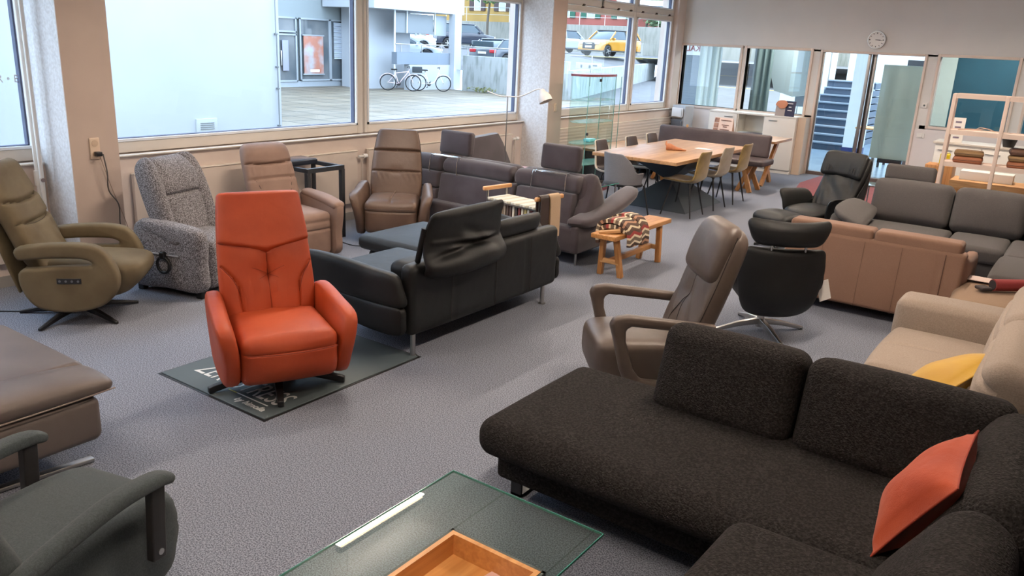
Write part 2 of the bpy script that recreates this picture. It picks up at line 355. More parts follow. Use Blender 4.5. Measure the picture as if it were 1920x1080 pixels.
# -------- back wall with its four glazed openings
b = MB(); yb0, yb1 = YB, YB+.16
ops = [(-6.93, -5.77), (-5.65, -4.45)]
b.box(-7.3, 3.4, yb0, yb1, 2.17, ZC); b.box(-7.3, -4.30, yb0, yb1, -.1, 1.05)
for a, c in ((-7.3, -6.93), (-5.77, -5.65), (-4.45, -4.30), (-2.58, -2.39), (-1.2, -1.06), (.2, 3.4)): b.box(a, c, yb0, yb1, 0, 2.2)
b.box(-2.5, 3.4, yb0, yb1, -.1, 1.05)
struct('wall_back', b, WALLG, 'pale back wall with glazed openings to the next room', smooth=False)
PANEL = mat('back_wall_lower', (226, 220, 218), .8)
struct('trim_5', MB().box(-6.9, -4.31, YB-.006, YB, .08, 1.0).box(-2.56, 3.2, YB-.006, YB, .08, .99), PANEL, 'white lower face of the back wall', smooth=False)
struct('baseboard_back', MB().box(-6.9, -4.31, YB-.018, YB, 0, .08).box(-2.56, 3.2, YB-.018, YB, 0, .08), mat('baseboard', (150, 146, 142), .6), 'grey baseboard along the back wall', smooth=False)
FRB = mat('interior_frame', (222, 205, 192), .5)
def iwin(n, x0, x1, z0, z1, label, nm='window_%d'):
    f = MB(); t = .045
    for a, c, d, e in ((x0-t, x0, z0-t, z1+t), (x1, x1+t, z0-t, z1+t), (x0, x1, z1, z1+t)): f.rbox(a, c, YB-.03, YB+.17, d, e, r=.006)
    if z0 > .1: f.rbox(x0, x1, YB-.03, YB+.17, z0-t, z0, r=.006)
    o = struct(nm % n, f, FRB, label)
    MB().box(x0, x1, YB+.10, YB+.106, z0, z1).obj('pane', glass('interior_pane', (238, 243, 243), 1.4), o, smooth=False); return o
iwin(10, -6.93, -5.77, 1.05, 2.17, 'interior window nearest the window wall')
iwin(11, -5.65, -4.47, 1.05, 2.17, 'interior window above the white sideboard')
iwin(12, -2.36, -1.24, 1.05, 2.17, 'interior window towards the teal wall left of its post')
iwin(13, -1.02, .16, 1.05, 2.17, 'interior window towards the teal wall right of its post')
# sliding door
f = MB(); f.rbox(-4.30, -4.26, YB-.03, YB+.17, 0, 2.2, r=.006); f.rbox(-2.60, -2.56, YB-.03, YB+.17, 0, 2.2, r=.006); f.rbox(-4.26, -2.60, YB-.03, YB+.17, 2.16, 2.2, r=.006)
dr = struct('door_1', f, FRB, 'wide glazed sliding door to the stairwell')
ALU = mat('anodised_aluminium', (150, 146, 142), .35, .8); DKF = mat('dark_sill', (92, 78, 74), .5)
MB().box(-4.26, -2.60, YB+.02, YB+.15, 0, .06).obj('threshold', DKF, dr, smooth=False)
l1 = MB().box(-4.26, -3.46, YB+.04, YB+.05, .06, 2.16).obj('glass_leaf', glass('interior_pane', (238, 243, 243), 1.4), dr, smooth=False)
MB().rbox(-3.50, -3.45, YB+.02, YB+.07, .06, 2.16, r=.004).rbox(-4.26, -4.23, YB+.02, YB+.07, .06, 2.16, r=.004).obj('stile', ALU, l1)
l2 = MB().box(-3.40, -2.60, YB+.11, YB+.12, .06, 2.16).obj('glass_leaf', glass('interior_pane', (238, 243, 243), 1.4), dr, smooth=False)
MB().rbox(-3.42, -3.37, YB+.09, YB+.14, .06, 2.16, r=.004).obj('stile', ALU, l2)
MB().rbox(-3.44, -3.42, YB+.05, YB+.11, .06, 2.16, r=.003).obj('seal', DARKM, l2)
# -------- next room
NF = mat('corridor_vinyl', (112, 132, 152), .25, c2=(124, 144, 162), ns=3)
struct('floor_corridor', MB().box(-12, 3.4, 15.6, 26, -.1, 0), NF, 'blue grey floor of the next room', smooth=False)
struct('ceiling_corridor', MB().box(-8.6, 3.4, 15.65, 19.2, 2.9, 3.0), WHITE, 'ceiling of the next room', smooth=False)
struct('wall_corridor', MB().box(3.25, 3.4, 15.6, 26, 0, 4).box(-3.4, -2.75, 20.4, 20.5, 0, 3.6).box(-7.3, -5.95, 22.9, 23, 0, 4.5).box(-6, -4, 24.4, 24.5, 0, 4.5), mat('corridor_wall', (214, 222, 224), .8), 'white walls of the stairwell beyond the sliding door', smooth=False)
TEAL = mat('teal_wall', (14, 60, 72), .7, c2=(18, 66, 78), ns=2)
struct('wall_teal', MB().box(-2.45, 3.2, 18.0, 18.1, 0, 2.9), TEAL, 'teal painted wall of the next room', smooth=False)
struct('trim_6', MB().box(-2.75, -2.45, 17.98, 18.12, 0, 2.9), mat('beige_pier', (176, 176, 164), .8), 'beige grey pier at the end of the teal wall', smooth=False)
s = MB(); SX0, SX1 = -5.85, -4.70
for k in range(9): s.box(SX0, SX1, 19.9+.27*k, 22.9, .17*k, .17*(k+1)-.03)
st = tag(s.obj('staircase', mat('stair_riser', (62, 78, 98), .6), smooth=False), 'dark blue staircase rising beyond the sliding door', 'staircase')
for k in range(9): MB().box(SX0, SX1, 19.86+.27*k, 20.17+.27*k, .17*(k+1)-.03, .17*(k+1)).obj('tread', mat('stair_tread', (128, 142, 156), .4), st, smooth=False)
hr = MB(); hr.tube([(-5.9, 19.9, .95), (-5.9, 22.2, 2.5), (-5.9, 22.5, 2.5)], .02, 8); hr.tube([(-5.9, 19.9, .95), (-5.9, 19.9, 0)], .015, 8); hr.tube([(-5.9, 22.2, 2.5), (-5.9, 22.2, 1.3)], .015, 8)
tag(hr.obj('handrail', STEEL), 'steel handrail on the left of the stairs', 'handrail')
pc = MB().box(-4.68, -4.30, 19.6, 19.98, .14, 3.6).obj('stair_pillar', mat('pillar_white', (228, 236, 240), .7), smooth=False); tag(pc, 'white square pillar right of the blue stairs', 'pillar')
MB().box(-4.69, -4.29, 19.59, 19.99, 0, .14).obj('skirting', mat('blue_skirting', (40, 52, 110), .6), pc, smooth=False)
gp = tag(MB().rbox(-3.36, -2.66, 16.15, 16.19, .35, 2.0, r=.006).obj('partition_panel', mat('frosted_green_glass', (206, 218, 208), .18, c2=(212, 224, 214), ns=1.5, coat=.6)), 'pale green frosted panel standing behind the sliding door', 'partition')
MB().rbox(-3.2, -2.8, 16.1, 16.24, .28, .35, r=.01).obj('bracket', DARKM, gp); MB().box(-3.3, -3.25, 16.1, 16.24, 0, .35).box(-2.77, -2.72, 16.1, 16.24, 0, .35).obj('foot', STEEL, gp, smooth=False)
# a dark doorway and picture seen behind the panel
tag(MB().rbox(-3.75, -3.42, 20.3, 20.38, 0, 2.1, r=.01).obj('dark_cupboard', mat('dark_cupboard', (58, 60, 66), .5)), 'tall dark cupboard behind the sliding door', 'cupboard')
tag(MB().rbox(-3.15, -2.85, 20.34, 20.4, 1.75, 2.15, r=.006).obj('picture', mat('dark_picture', (92, 90, 92), .5)), 'dark square picture on the far stairwell wall', 'picture')
ct = thing('side_table', 'dark legged table with an oak top behind the sliding door', 'table', (-3.75, 18.0, 0))  # table added where the door glass reflects a table
MB().rbox(-.28, .28, -.3, .3, .72, .75, r=.006).obj('table_top', wood('oak', (186, 138, 88), (210, 166, 116)), ct)
for sx in (-1, 1):
    for sy in (-1, 1): MB().beam((sx*.24, sy*.26, .72), (sx*.26, sy*.28, 0), .035, .035).obj('leg', DARKM, ct, smooth=False)
# soffit, curtains and shop front seen through the two small windows
GRY = mat('soffit_grey', (138, 146, 146), .8)
tag(MB().prism([(-6.3, 2.88), (-5.35, 2.88), (-5.35, 1.25), (-5.75, 1.35)], 17.6, 18.6, 'xz').obj('stair_soffit', GRY, smooth=False), 'grey sloping underside of a stair seen through the interior window', 'soffit')
CUR = mat('sheer_curtain', (196, 206, 204), .9, stretch=(30, 30, .5), bump2=.4, bs2=2)
def curtain(x0, x1, y, z0, z1, m, label):
    n = int((x1-x0)/.012); V = []; F = []
    for i in range(n+1):
        x = x0+(x1-x0)*i/n; yy = y+.03*math.sin(x*48)+.012*math.sin(x*21); V += [(x, yy, z0), (x, yy, z1), (x, yy+.006, z0), (x, yy+.006, z1)]
    for i in range(n): a = i*4; c = a+4; F += [(a, c, c+1, a+1), (a+2, a+3, c+3, c+2), (a+1, c+1, c+3, a+3), (a, a+2, c+2, c)]
    return tag(MB().add(V, F).obj('curtain', m, angle=80), label, 'curtain')
curtain(-7.35, -6.85, 17.3, .3, 2.8, CUR, 'pale sheer curtain seen through the interior window nearest the corner')
curtain(-6.15, -5.75, 17.3, .3, 2.8, mat('dark_green_curtain', (92, 104, 100), .9), 'dark green grey curtain seen through the interior window')
tag(MB().rbox(-8.58, -7.62, 18.3, 18.36, .0, 1.97, r=.01).obj('roller_shutter', mat('shutter_grey', (112, 124, 136), .5, stretch=(1, 1, 40), bump2=.3, bs2=1)), 'blue grey shutter below the red lettering', 'shutter')
sg = tag(MB().rbox(-8.58, -7.62, 18.32, 18.38, 1.97, 2.6, r=.01).obj('shop_sign', mat('sign_white', (226, 230, 232), .5)), 'white fascia with mirrored red lettering behind the corner window', 'sign')
text_obj('lettering', 'KALIN', mat('sign_red', (150, 60, 58), .6), Matrix.Translation((-8.06, 18.31, 2.12)) @ Matrix.Rotation(R(90), 4, 'X'), .19, sg, .004, mirror=True)
tag(MB().box(-5.62, -5.2, 18.7, 18.75, 1.0, 2.2).obj('grey_screen', mat('screen_grey', (150, 160, 168), .6), smooth=False), 'blue grey screen left of the stair soffit', 'screen')
# ---- radiators
RAD = mat('radiator_enamel', (212, 198, 186), .45)
def radiator(y0, y1, label, ribs=False):
    t = thing('radiator', label, 'radiator', (XW, (y0+y1)/2, 0)); h = (y1-y0)/2
    p = MB().rbox(.01, .055, -h, h, .2, .80, r=.008)
    if ribs:
        for k in range(11): p.rbox(.052, .058, -h+.03, h-.03, .235+k*.05, .265+k*.05, r=.004)
    p.obj('panel', RAD, t); g = MB().rbox(.005, .062, -h, h, .80, .812, r=.003)
    g.obj('top_grille', mat('radiator_top', (232, 222, 208), .4), t)
    for yy in np.arange(-h+.3, h, 1.2): MB().box(.001, .012, yy-.02, yy+.02, .3, .7).obj('wall_bracket', RAD, t, smooth=False)
    v = MB(); v.cyl((.07, h, .74), (.07, h+.07, .74), .014); v.cyl((.07, h+.07, .74), (.07, h+.13, .74), .026, .024)
    v.obj('valve', WHITE, t); pp = MB().tube([(.07, h+.05, .74), (.07, h+.05, .3), (.02, h+.05, .28)], .011, 8).obj('pipe', RAD, t); return t
radiator(3.95, 6.68, 'long flat radiator behind the tweed and beige recliners')
radiator(6.86, 9.75, 'long flat radiator behind the aubergine corner sofa')
radiator(10.6, 15.2, 'long ribbed radiator behind the dining chairs', True)
radiator(.6, 2.95, 'flat radiator under the lettered window')
# pipes and valve by column 1
pt = thing('heating_pipes', 'white vertical heating pipes with a chrome valve beside the left column', 'pipe', (-6.9, 3.14, 0))
for dx in (0, .07): MB().cyl((dx, 0, 0), (dx, 0, ZC), .016).obj('pipe', WHITE, pt)
MB().cyl((0, 0, .8), (0, 0, .92), .026).obj('coupling', WHITE, pt); MB().cyl((.07, 0, .86), (.13, -.02, .86), .016).obj('valve', CHROME, pt)
# wall plates
def plate(x, y, z, h, label, name='wall_socket', plug=False, w=.08):
    t = thing(name, label, 'socket', (x, y, z)); MB().rbox(0, .012, -w/2, w/2, -h/2, h/2, r=.004).obj('face_plate', mat('cream_plastic', (222, 200, 178), .4), t)
    if h > .12:
        for k in (-1, 1): MB().cyl((.008, 0, k*h/4), (.015, 0, k*h/4), .026, n=20).obj('insert', mat('cream_insert', (206, 182, 158), .4), t)
    else: MB().rbox(.01, .016, -w/4, w/4, -h/3, h/3, r=.003).obj('rocker', mat('cream_insert', (206, 182, 158), .4), t)
    return t
plate(-6.505, 3.42, 1.12, .17, 'double wall socket on the left column with a plug in it')
plate(-6.505, 10.24, 1.2, .12, 'light switch on the right column', 'light_switch', w=.06)
pl = thing('power_plug', 'black plug and cord hanging from the socket on the left column', 'plug', (-6.49, 3.42, 1.08))
MB().rbox(0, .05, -.018, .03, -.018, .018, r=.008).obj('plug_body', BLACKP, pl)
MB().tube([(.05, .03, 0), (.05, .05, -.15), (.03, .06, -.3), (.05, .12, -.42), (.03, .13, -.6), (.05, .17, -.75), (.07, .2, -1.0), (.1, .25, -1.07)], .0055, 8, smooth=6).obj('cord', mat('grey_cord', (88, 84, 82), .5), pl)
tag(MB().tube([(-6.49, 3.45, 1.06), (-6.49, 3.52, .8), (-6.49, 3.6, .55), (-6.48, 3.66, .3), (-6.45, 3.68, .01)], .003, 6, smooth=5).obj('thin_cable', mat('beige_cord', (160, 140, 124), .5)), 'thin beige cable running down the left column', 'cable')
t = thing('thermostat', 'small white thermostat with a dark dial right of the sliding door', 'thermostat', (-2.475, YB-.008, 1.38)); MB().rbox(-.04, .04, -.015, .006, -.04, .04, r=.004).obj('housing', WHITE, t); MB().cyl((0, -.015, 0), (0, -.02, 0), .016).obj('dial', mat('dial_grey', (90, 100, 98), .4), t)
t = thing('light_switch', 'white double light switch right of the sliding door', 'switch', (-2.45, YB-.008, .88)); MB().rbox(-.06, .06, -.012, .006, -.04, .04, r=.004).obj('face_plate', WHITE, t); MB().rbox(-.03, .03, -.018, -.01, -.025, .025, r=.003).obj('rocker', WHITE, t)
# clock
t = thing('wall_clock', 'round steel rimmed wall clock above the sliding door', 'clock', (-3.40, YB-.005, 2.40))
MB().lathe([(.0, .0), (.145, .0), (.15, .02), (.145, .045), (.13, .045), (.128, .03), (0, .03)], 40, XF(rx=90)).obj('case', STEEL, t)
MB().cyl((0, -.031, 0), (0, -.033, 0), .128, n=40).obj('dial', mat('clock_face', (236, 234, 228), .5), t)
for k in range(12):
    a = k*PI/6; mk = MB().beam((math.sin(a)*.1, -.0345, math.cos(a)*.1), (math.sin(a)*.12, -.0345, math.cos(a)*.12), .01 if k % 3 else .016, .002, up=(0, 1, 0)); mk.obj('hour_mark', BLACKP, t, smooth=False)
MB().beam((-.01, -.037, 0), (.065, -.037, .0), .009, .002, up=(0, 1, 0)).obj('hour_hand', BLACKP, t, smooth=False)
MB().beam((-.02, -.039, 0), (.1, -.039, -.012), .006, .002, up=(0, 1, 0)).obj('minute_hand', BLACKP, t, smooth=False)
for x in (-5, -1.5, 1.5):  # lamps added out of sight to brighten the teal wall and stairwell
    t = thing('strip_lamp', {-5: 'ceiling strip lamp of the next room above the stairs side', -1.5: 'ceiling strip lamp of the next room before the teal wall', 1.5: 'ceiling strip lamp of the next room at its right end'}[x], 'lamp', (x, 16.9, 2.8)); MB().rbox(-.6, .6, -.03, .03, .0, .05, r=.005).obj('housing', FRAMEW, t); MB().rbox(-.58, .58, -.02, .02, -.01, .004, r=.004).obj('diffuser', mat('lamp_cool', (250, 250, 255), .5, emit=(240, 246, 255), es=6), t)
    area_light('strip_light', (x, 16.9, 2.78), (0, 0, 0), 1.2, .05, 78, (.92, .97, 1))
# ceiling lamps: the room's own warm strip lights
LAMPS = [(-4.62, 4.75, 1.1), (-4.62, 8.6, 1.1), (-4.62, 12.4, 1.1), (-1.2, 4.75, 1.1), (-1.2, 8.6, 1.1), (-1.2, 12.4, 1.1), (-4.62, 1.0, 1.1), (-1.2, 1.0, 1.1)]
WHERE = ['over the orange recliner', 'over the aubergine sofa', 'over the dining table', 'over the beige sofa', 'over the grey corner sofa', 'near the sliding door', 'behind the taupe lounger', 'behind the glass table']
for i, (x, y, L) in enumerate(LAMPS):
    t = thing('strip_lamp', 'slim warm white ceiling strip lamp '+WHERE[i], 'lamp', (x, y, 3.0), group='ceiling strip lamps')
    MB().rbox(-.035, .035, -L/2, L/2, .012, .06, r=.006).obj('housing', FRAMEW, t)
    MB().rbox(-.022, .022, -L/2+.02, L/2-.02, 0, .014, r=.006).obj('diffuser', mat('lamp_diffuser', (255, 236, 208), .5, emit=(255, 222, 182), es=9), t)
    for s in (-1, 1): MB().cyl((0, s*L*.4, .06), (0, s*L*.4, ZC-3.0), .004, n=6).obj('suspension_wire', STEEL, t)
    area_light('strip_light', (x, y, 2.985), (0, 0, 0), .05, L, 42 if y > 2 else 28, (1, .82, .66), spread=170)
    up = area_light('strip_uplight', (x, y, 3.07), (R(180), 0, 0), .05, L, 52 if y < 8 else 105, (1, .90, .80))  # upward fill added to brighten the ceiling and back wall
# ============================================================ OUTDOORS
PLAZA = bpy.data.materials.new('plaza_slabs'); PLAZA.use_nodes = True
def _plaza():
    nt = PLAZA.node_tree; N = nt.nodes; L = nt.links; p = N['Principled BSDF']; p.inputs['Roughness'].default_value = .55
    tc = N.new('ShaderNodeTexCoord'); br = N.new('ShaderNodeTexBrick'); br.offset = 0; br.inputs['Scale'].default_value = 1
    br.inputs['Color1'].default_value = (*srgb((112, 104, 90)), 1); br.inputs['Color2'].default_value = (*srgb((128, 119, 103)), 1); br.inputs['Mortar'].default_value = (*srgb((56, 52, 46)), 1)
    br.inputs['Mortar Size'].default_value = .03; br.inputs['Brick Width'].default_value = 1.0; br.inputs['Row Height'].default_value = 1.0
    nz = N.new('ShaderNodeTexNoise'); nz.inputs['Scale'].default_value = .7; nz.inputs['Detail'].default_value = 5
    mx = N.new('ShaderNodeMix'); mx.data_type = 'RGBA'; mx.blend_type = 'MULTIPLY'; mx.inputs[0].default_value = .6
    cr = N.new('ShaderNodeValToRGB'); cr.color_ramp.elements[0].position = .35; cr.color_ramp.elements[0].color = (.66, .6, .5, 1); cr.color_ramp.elements[1].position = .6; cr.color_ramp.elements[1].color = (1, 1, 1, 1)
    L.new(tc.outputs['Object'], br.inputs['Vector']); L.new(tc.outputs['Object'], nz.inputs['Vector']); L.new(nz.outputs[0], cr.inputs[0]); L.new(br.outputs[0], mx.inputs['A']); L.new(cr.outputs[0], mx.inputs['B']); L.new(mx.outputs['Result'], p.inputs['Base Color'])
_plaza()
struct('ground_plaza', MB().box(-60, -7.3, -20, 29.6, -.4, -.15), PLAZA, 'large slab paved plaza outside the windows', smooth=False)
ASPH = mat('asphalt', (80, 80, 83), .85, c2=(92, 92, 93), ns=2, nd=5)
g = MB(); g.add([(-18.2, 29.6, -.15), (20, 29.6, -.15), (20, 57.5, -.15), (-28.1, 57.5, -.15), (20, 66, 1.3), (-29.2, 66, 1.4)], [(0, 1, 2, 3), (3, 2, 4, 5)])
struct('ground_ramp', g, ASPH, 'grey asphalt ramp beside the low concrete wall', smooth=False)
g = MB(); g.add([(-120, 29.66, .72), (-18.4, 29.66, .72), (-22.2, 40, .78), (-28.2, 57.3, .85), (-29.2, 66, 1.38), (20, 66, 1.3), (20, 90, 1.5), (-120, 90, 1.5), (-120, 44.5, 1.38), (-27, 44.5, 1.38), (-120, 38, .8), (-30, 38, .8), (-27.4, 53, 1.36)],
                [(0, 1, 2, 11, 10), (10, 11, 9, 8), (11, 2, 9), (2, 3, 12, 9), (3, 4, 5, 12), (8, 9, 12, 5, 6, 7)])
struct('ground_car_park', g, ASPH, 'raised asphalt car park behind the concrete wall', smooth=False)
ln = MB()
for a, c in (((-27.2, 44.2, 1.42), (-22.8, 45.2, 1.42)), ((-27.6, 46.4, 1.42), (-19.5, 52.5, 1.44)), ((-24, 60.0, .34), (-15, 60.8, .46)), ((-24.5, 52.5, -.14), (-15.5, 52.5, -.14))): ln.beam(a, c, .14, .012)
struct('trim_7', ln, mat('yellow_marking', (214, 190, 90), .7), 'yellow parking lines on the asphalt', smooth=False)
CONC = mat('weathered_concrete', (158, 161, 160), .9, c2=(96, 102, 92), ns=3.2, nd=8, lo=.48, hi=.82, stretch=(1.5, 1.5, .35), bump=.3, bs=12)
tag(MB().rbox(-23.7, -18.2, 29.4, 29.65, -.2, 1.38, r=.02).obj('retaining_wall', CONC), 'weathered white concrete retaining wall right of the balcony', 'wall')
g = MB(); g.add([(-18.3, 29.5, -.3), (-28.1, 57.2, -.3), (-27.8, 57.3, -.3), (-18.0, 29.6, -.3), (-18.3, 29.5, 1.02), (-28.1, 57.2, 1.0), (-27.8, 57.3, 1.0), (-18.0, 29.6, 1.02)], [(0, 1, 2, 3), (4, 7, 6, 5), (0, 4, 5, 1), (3, 2, 6, 7), (0, 3, 7, 4), (1, 5, 6, 2)])
tag(g.obj('ramp_wall', CONC, smooth=False), 'low stained concrete wall running along the ramp', 'wall')
tag(MB().rbox(-80, 10, 66, 66.4, 1.2, 3.75, r=.03).obj('concrete_wall', mat('old_concrete', (134, 132, 124), .9, c2=(96, 98, 86), ns=4, nd=8, lo=.45, hi=.8, stretch=(1.2, 1, .2), bump=.3, bs=8)), 'old streaked concrete wall behind the parked cars', 'wall')
fr = MB()
for x in np.arange(-79, 10, 2.6): fr.cyl((x, 66.2, 3.7), (x, 66.2, 5.1), .025, n=6)
fr.cyl((-79, 66.2, 5.05), (9, 66.2, 5.05), .03, n=6); fr.cyl((-79, 66.2, 4.4), (9, 66.2, 4.4), .02, n=6)
tag(fr.obj('wall_railing', mat('galvanised', (196, 200, 200), .4, .5)), 'thin galvanised railing on the old concrete wall', 'railing')
# ---- white building
WB = mat('white_render', (172, 176, 181), .9, c2=(176, 180, 185), ns=.8); WB2 = mat('white_render_soft', (140, 148, 150), .9)
bd = tag(MB().box(-30, -13, 6.5, 10.58, -.2, 9).obj('white_building', WB, smooth=False), 'blank white rendered building wing outside the tweed recliner window', 'building')
v = MB().rbox(-13.0, -12.96, 8.68, 9.1, .26, .52, r=.005).obj('vent_frame', mat('vent_frame', (176, 180, 178), .5), bd)
g = MB()
for k in range(4): g.rbox(-12.97, -12.95, 8.75, 9.03, .33+k*.035, .345+k*.035, r=.003)
g.obj('louvre', mat('vent_slat', (120, 124, 128), .5), v)
g = MB().cyl((-12.95, 10.48, -.1), (-12.95, 10.48, 2.0), .012, n=8).cyl((-12.94, 10.46, 2.0), (-12.94, 10.46, 5), .01, n=8)
for z in (.3, 1.4, 2.0, 1.0): g.rbox(-13, -12.93, 10.46, 10.50, z, z+.03, r=.004)
g.obj('lightning_rod', mat('rod_grey', (130, 134, 136), .4, .6), bd)
# shop front building
sb = tag(MB().box(-34, -27.5, 12, 28.2, 2.55, 9).box(-34, -27.6, 12, 28.2, -.2, 2.55).obj('shop_building', WB2, smooth=False), 'pale building with a glazed shop front across the plaza', 'building')
SF = mat('shop_frame', (164, 170, 176), .4, .3); DG = mat('dark_shop_glass', (84, 92, 98), .08, c2=(120, 122, 124), ns=.9, nd=5)
def shopwin(y0, y1, z0, z1, nm='shop_window'):
    f = MB(); t = .07
    for a, c, d, e in ((y0, y0+t, z0, z1), (y1-t, y1, z0, z1), (y0, y1, z0, z0+t), (y0, y1, z1-t, z1)): f.rbox(-27.52, -27.44, a, c, d, e, r=.01)
    o = f.obj(nm, SF, sb); MB().box(-27.51, -27.5, y0, y1, z0, z1).obj('pane', DG, o, smooth=False); return o
MB().box(-27.56, -27.5, 21.5, 27.2, -.15, .08).obj('plinth', SF, sb, smooth=False)
d = shopwin(22.2, 23.25, .05, 1.95, 'shop_door'); MB().rbox(-27.45, -27.38, 22.35, 22.42, .7, 1.3, r=.02).obj('handle', STEEL, d)
shopwin(22.2, 23.25, 2.0, 2.6); w1 = shopwin(23.4, 25.05, .08, 2.6); w2 = shopwin(25.05, 27.1, .08, 2.6)
pf = MB().rbox(-27.43, -27.38, 23.55, 24.6, .38, 1.9, r=.01).obj('poster', mat('poster', (176, 116, 96), .5, c2=(170, 172, 176), ns=1.6, nd=4, lo=.4, hi=.62), sb, label='salmon and pale poster in the shop window')
MB().rbox(-27.45, -27.375, 23.5, 24.65, .33, .38, r=.005).rbox(-27.45, -27.375, 23.5, 24.65, 1.9, 1.95, r=.005).obj('poster_rail', SF, pf)
MB().rbox(-27.37, -27.365, 23.85, 24.35, .45, .55, r=.002).obj('caption', WHITE, pf)
MB().rbox(-27.43, -27.39, 22.45, 22.75, .5, 1.7, r=.01).obj('door_poster', mat('door_poster', (150, 152, 172), .5), sb)
bl = MB()
for k in range(30): bl.rbox(-27.40, -27.36, 25.2, 26.0, 1.0+k*.05, 1.028+k*.05, r=.003).rbox(-27.40, -27.36, 26.1, 27.0, 1.0+k*.05, 1.028+k*.05, r=.003)
bl.obj('venetian_blind', mat('blind_white', (214, 222, 234), .5), w2)  # pale slats modelled in place of reflected blind stripes
# bright soffit edge and side wall with balcony
tag(MB().box(-27.4, -24.4, 24.6, 30.3, 3.1, 5.2).box(-27.35, -25.75, 25.6, 28.2, -.15, 3.1).obj('white_porch', WB, smooth=False), 'white side wall and canopy above the bicycles', 'building')
pb = thing('balcony', 'white balcony front with a grey parapet and a roller blind', 'balcony', (-24.5, 27.8, 0))
MB().box(-.3, 0, -1.0, 2.1, -.15, .92).obj('low_wall', WB, pb, smooth=False)
MB().box(-.32, -.02, -1.75, 1.7, .93, 1.42).obj('parapet', mat('parapet_grey', (120, 130, 142), .7), pb, smooth=False)
MB().box(-.12, .22, 1.72, 2.2, -.15, 3.1).obj('pillar', WB, pb, smooth=False)
MB().rbox(-.3, -.26, -1.6, .8, 2.2, 3.0, r=.01).obj('roller_blind', mat('blind_grey', (128, 134, 138), .7), pb)
MB().rbox(-.3, -.26, .86, 1.7, 2.15, 3.0, r=.01).obj('blind_panel', mat('blind_pale', (158, 164, 168), .7), pb)
MB().cyl((-.2, -1.7, 0), (-.2, -1.7, 3.1), .04, n=8).cyl((-.2, -.95, 2.2), (-.2, -.95, 3.1), .03, n=8).cyl((-.2, .85, 2.2), (-.2, .85, 3.1), .03, n=8).obj('support_post', mat('post_white', (222, 226, 228), .5), pb)
g = MB().cyl((-.1, -1.75, 1.75), (-.1, 1.75, 1.75), .025, n=8)
for y in (-1.4, -.1, 1.2): g.cyl((-.1, y, 1.4), (-.1, y, 1.75), .02, n=8)
g.obj('handrail', STEEL, pb)
g = MB().cyl((-23.8, 29.5, 1.74), (-18.3, 29.5, 1.74), .025, n=8)
for x in (-23.5, -22, -20.5, -19): g.cyl((x, 29.5, 1.36), (x, 29.5, 1.74), .02, n=8)
tag(g.obj('wall_handrail', STEEL), 'steel handrail on top of the white retaining wall', 'railing')
t = thing('parking_sign', 'white wide sign board on a post behind the display cabinet', 'sign', (-18.0, 31.0, .9)); MB().cyl((0, 0, -.5), (0, 0, .75), .03, n=8).obj('post', STEEL, t)
MB().rbox(-.75, .5, -.05, 0, .18, .45, r=.01).obj('board', WB, t)
MB().rbox(-.5, -.42, -.06, -.04, .24, .36, r=.003).rbox(-.1, .0, -.06, -.04, .24, .36, r=.003).rbox(.1, .3, -.06, -.04, .33, .38, r=.003).obj('marking', mat('sign_mark', (96, 104, 108), .6), t)
# grey street front seen through the lettered window
lb = tag(MB().box(-24, -18, -4, 6.45, -.2, 9).obj('grey_building', mat('grey_facade', (112, 122, 136), .8, c2=(124, 134, 146), ns=.6), smooth=False), 'grey street building seen through the lettered window', 'building')
MB().box(-18, -17.9, -4, 6.45, 2.0, 2.3).box(-18, -17.9, -4, 6.45, .3, .42).obj('cornice', WB, lb, smooth=False)
MB().box(-17.99, -17.95, 3.2, 6.3, .9, 2.0).obj('shop_window', mat('teal_glass', (96, 126, 140), .15), lb, smooth=False)
MB().box(-17.99, -17.93, -4, 6.45, -.15, .3).obj('plinth', mat('dark_plinth', (110, 106, 108), .8), lb, smooth=False)
# houses behind the car park
def house(x0, x1, y0, z1, col, shut, label, wins):
    h = tag(MB().box(x0, x1, y0, y0+9, 1, z1).obj('house', mat('house_'+label.split()[0], col, .9, c2=tuple(int(c*.93) for c in col), ns=.8), smooth=False), label, 'house')
    MB().prism([(x0-.5, z1), (x1+.5, z1), ((x0+x1)/2, z1+2.6)], y0-.4, y0+9.4, 'xz').obj('roof', mat('roof_tile', (120, 84, 70), .9), h, smooth=False)
    for x, z in wins:
        f = MB().rbox(x-.45, x+.45, y0-.06, y0+.03, z, z+1.5, r=.02).obj('window', WHITE, h)
        MB().box(x-.36, x+.36, y0-.08, y0-.05, z+.09, z+1.41).obj('pane', mat('house_glass', (150, 164, 168), .15), f, smooth=False)
        for s in (-1, 1):
            sh = MB().rbox(x+s*.75-.28, x+s*.75+.28, y0-.12, y0-.03, z, z+1.5, r=.01)
            for k in range(12): sh.box(x+s*.75-.23, x+s*.75+.23, y0-.14, y0-.11, z+.1+k*.115, z+.16+k*.115)
            sh.obj('shutter', mat('shutter_'+label.split()[0], shut, .6), h, smooth=False)
    return h
house(-61, -46.2, 70.5, 10, (160, 128, 70), (66, 48, 44), 'yellow house with brown shutters behind the car park', [(-58, 4.9), (-55.0, 4.9), (-51.8, 4.9), (-55, 7.8), (-51.8, 7.8)])
house(-44.5, -34.5, 68.5, 9, (152, 86, 76), (38, 92, 72), 'brick red house with green shutters behind the car park', [(-42.9, 4.4), (-40.2, 4.4), (-37.0, 4.4), (-42.9, 7.2), (-40.2, 7.2)])
house(-33, -24.5, 78, 6.8, (222, 224, 220), (150, 160, 160), 'white house behind the hedge', [(-30, 4.4)])
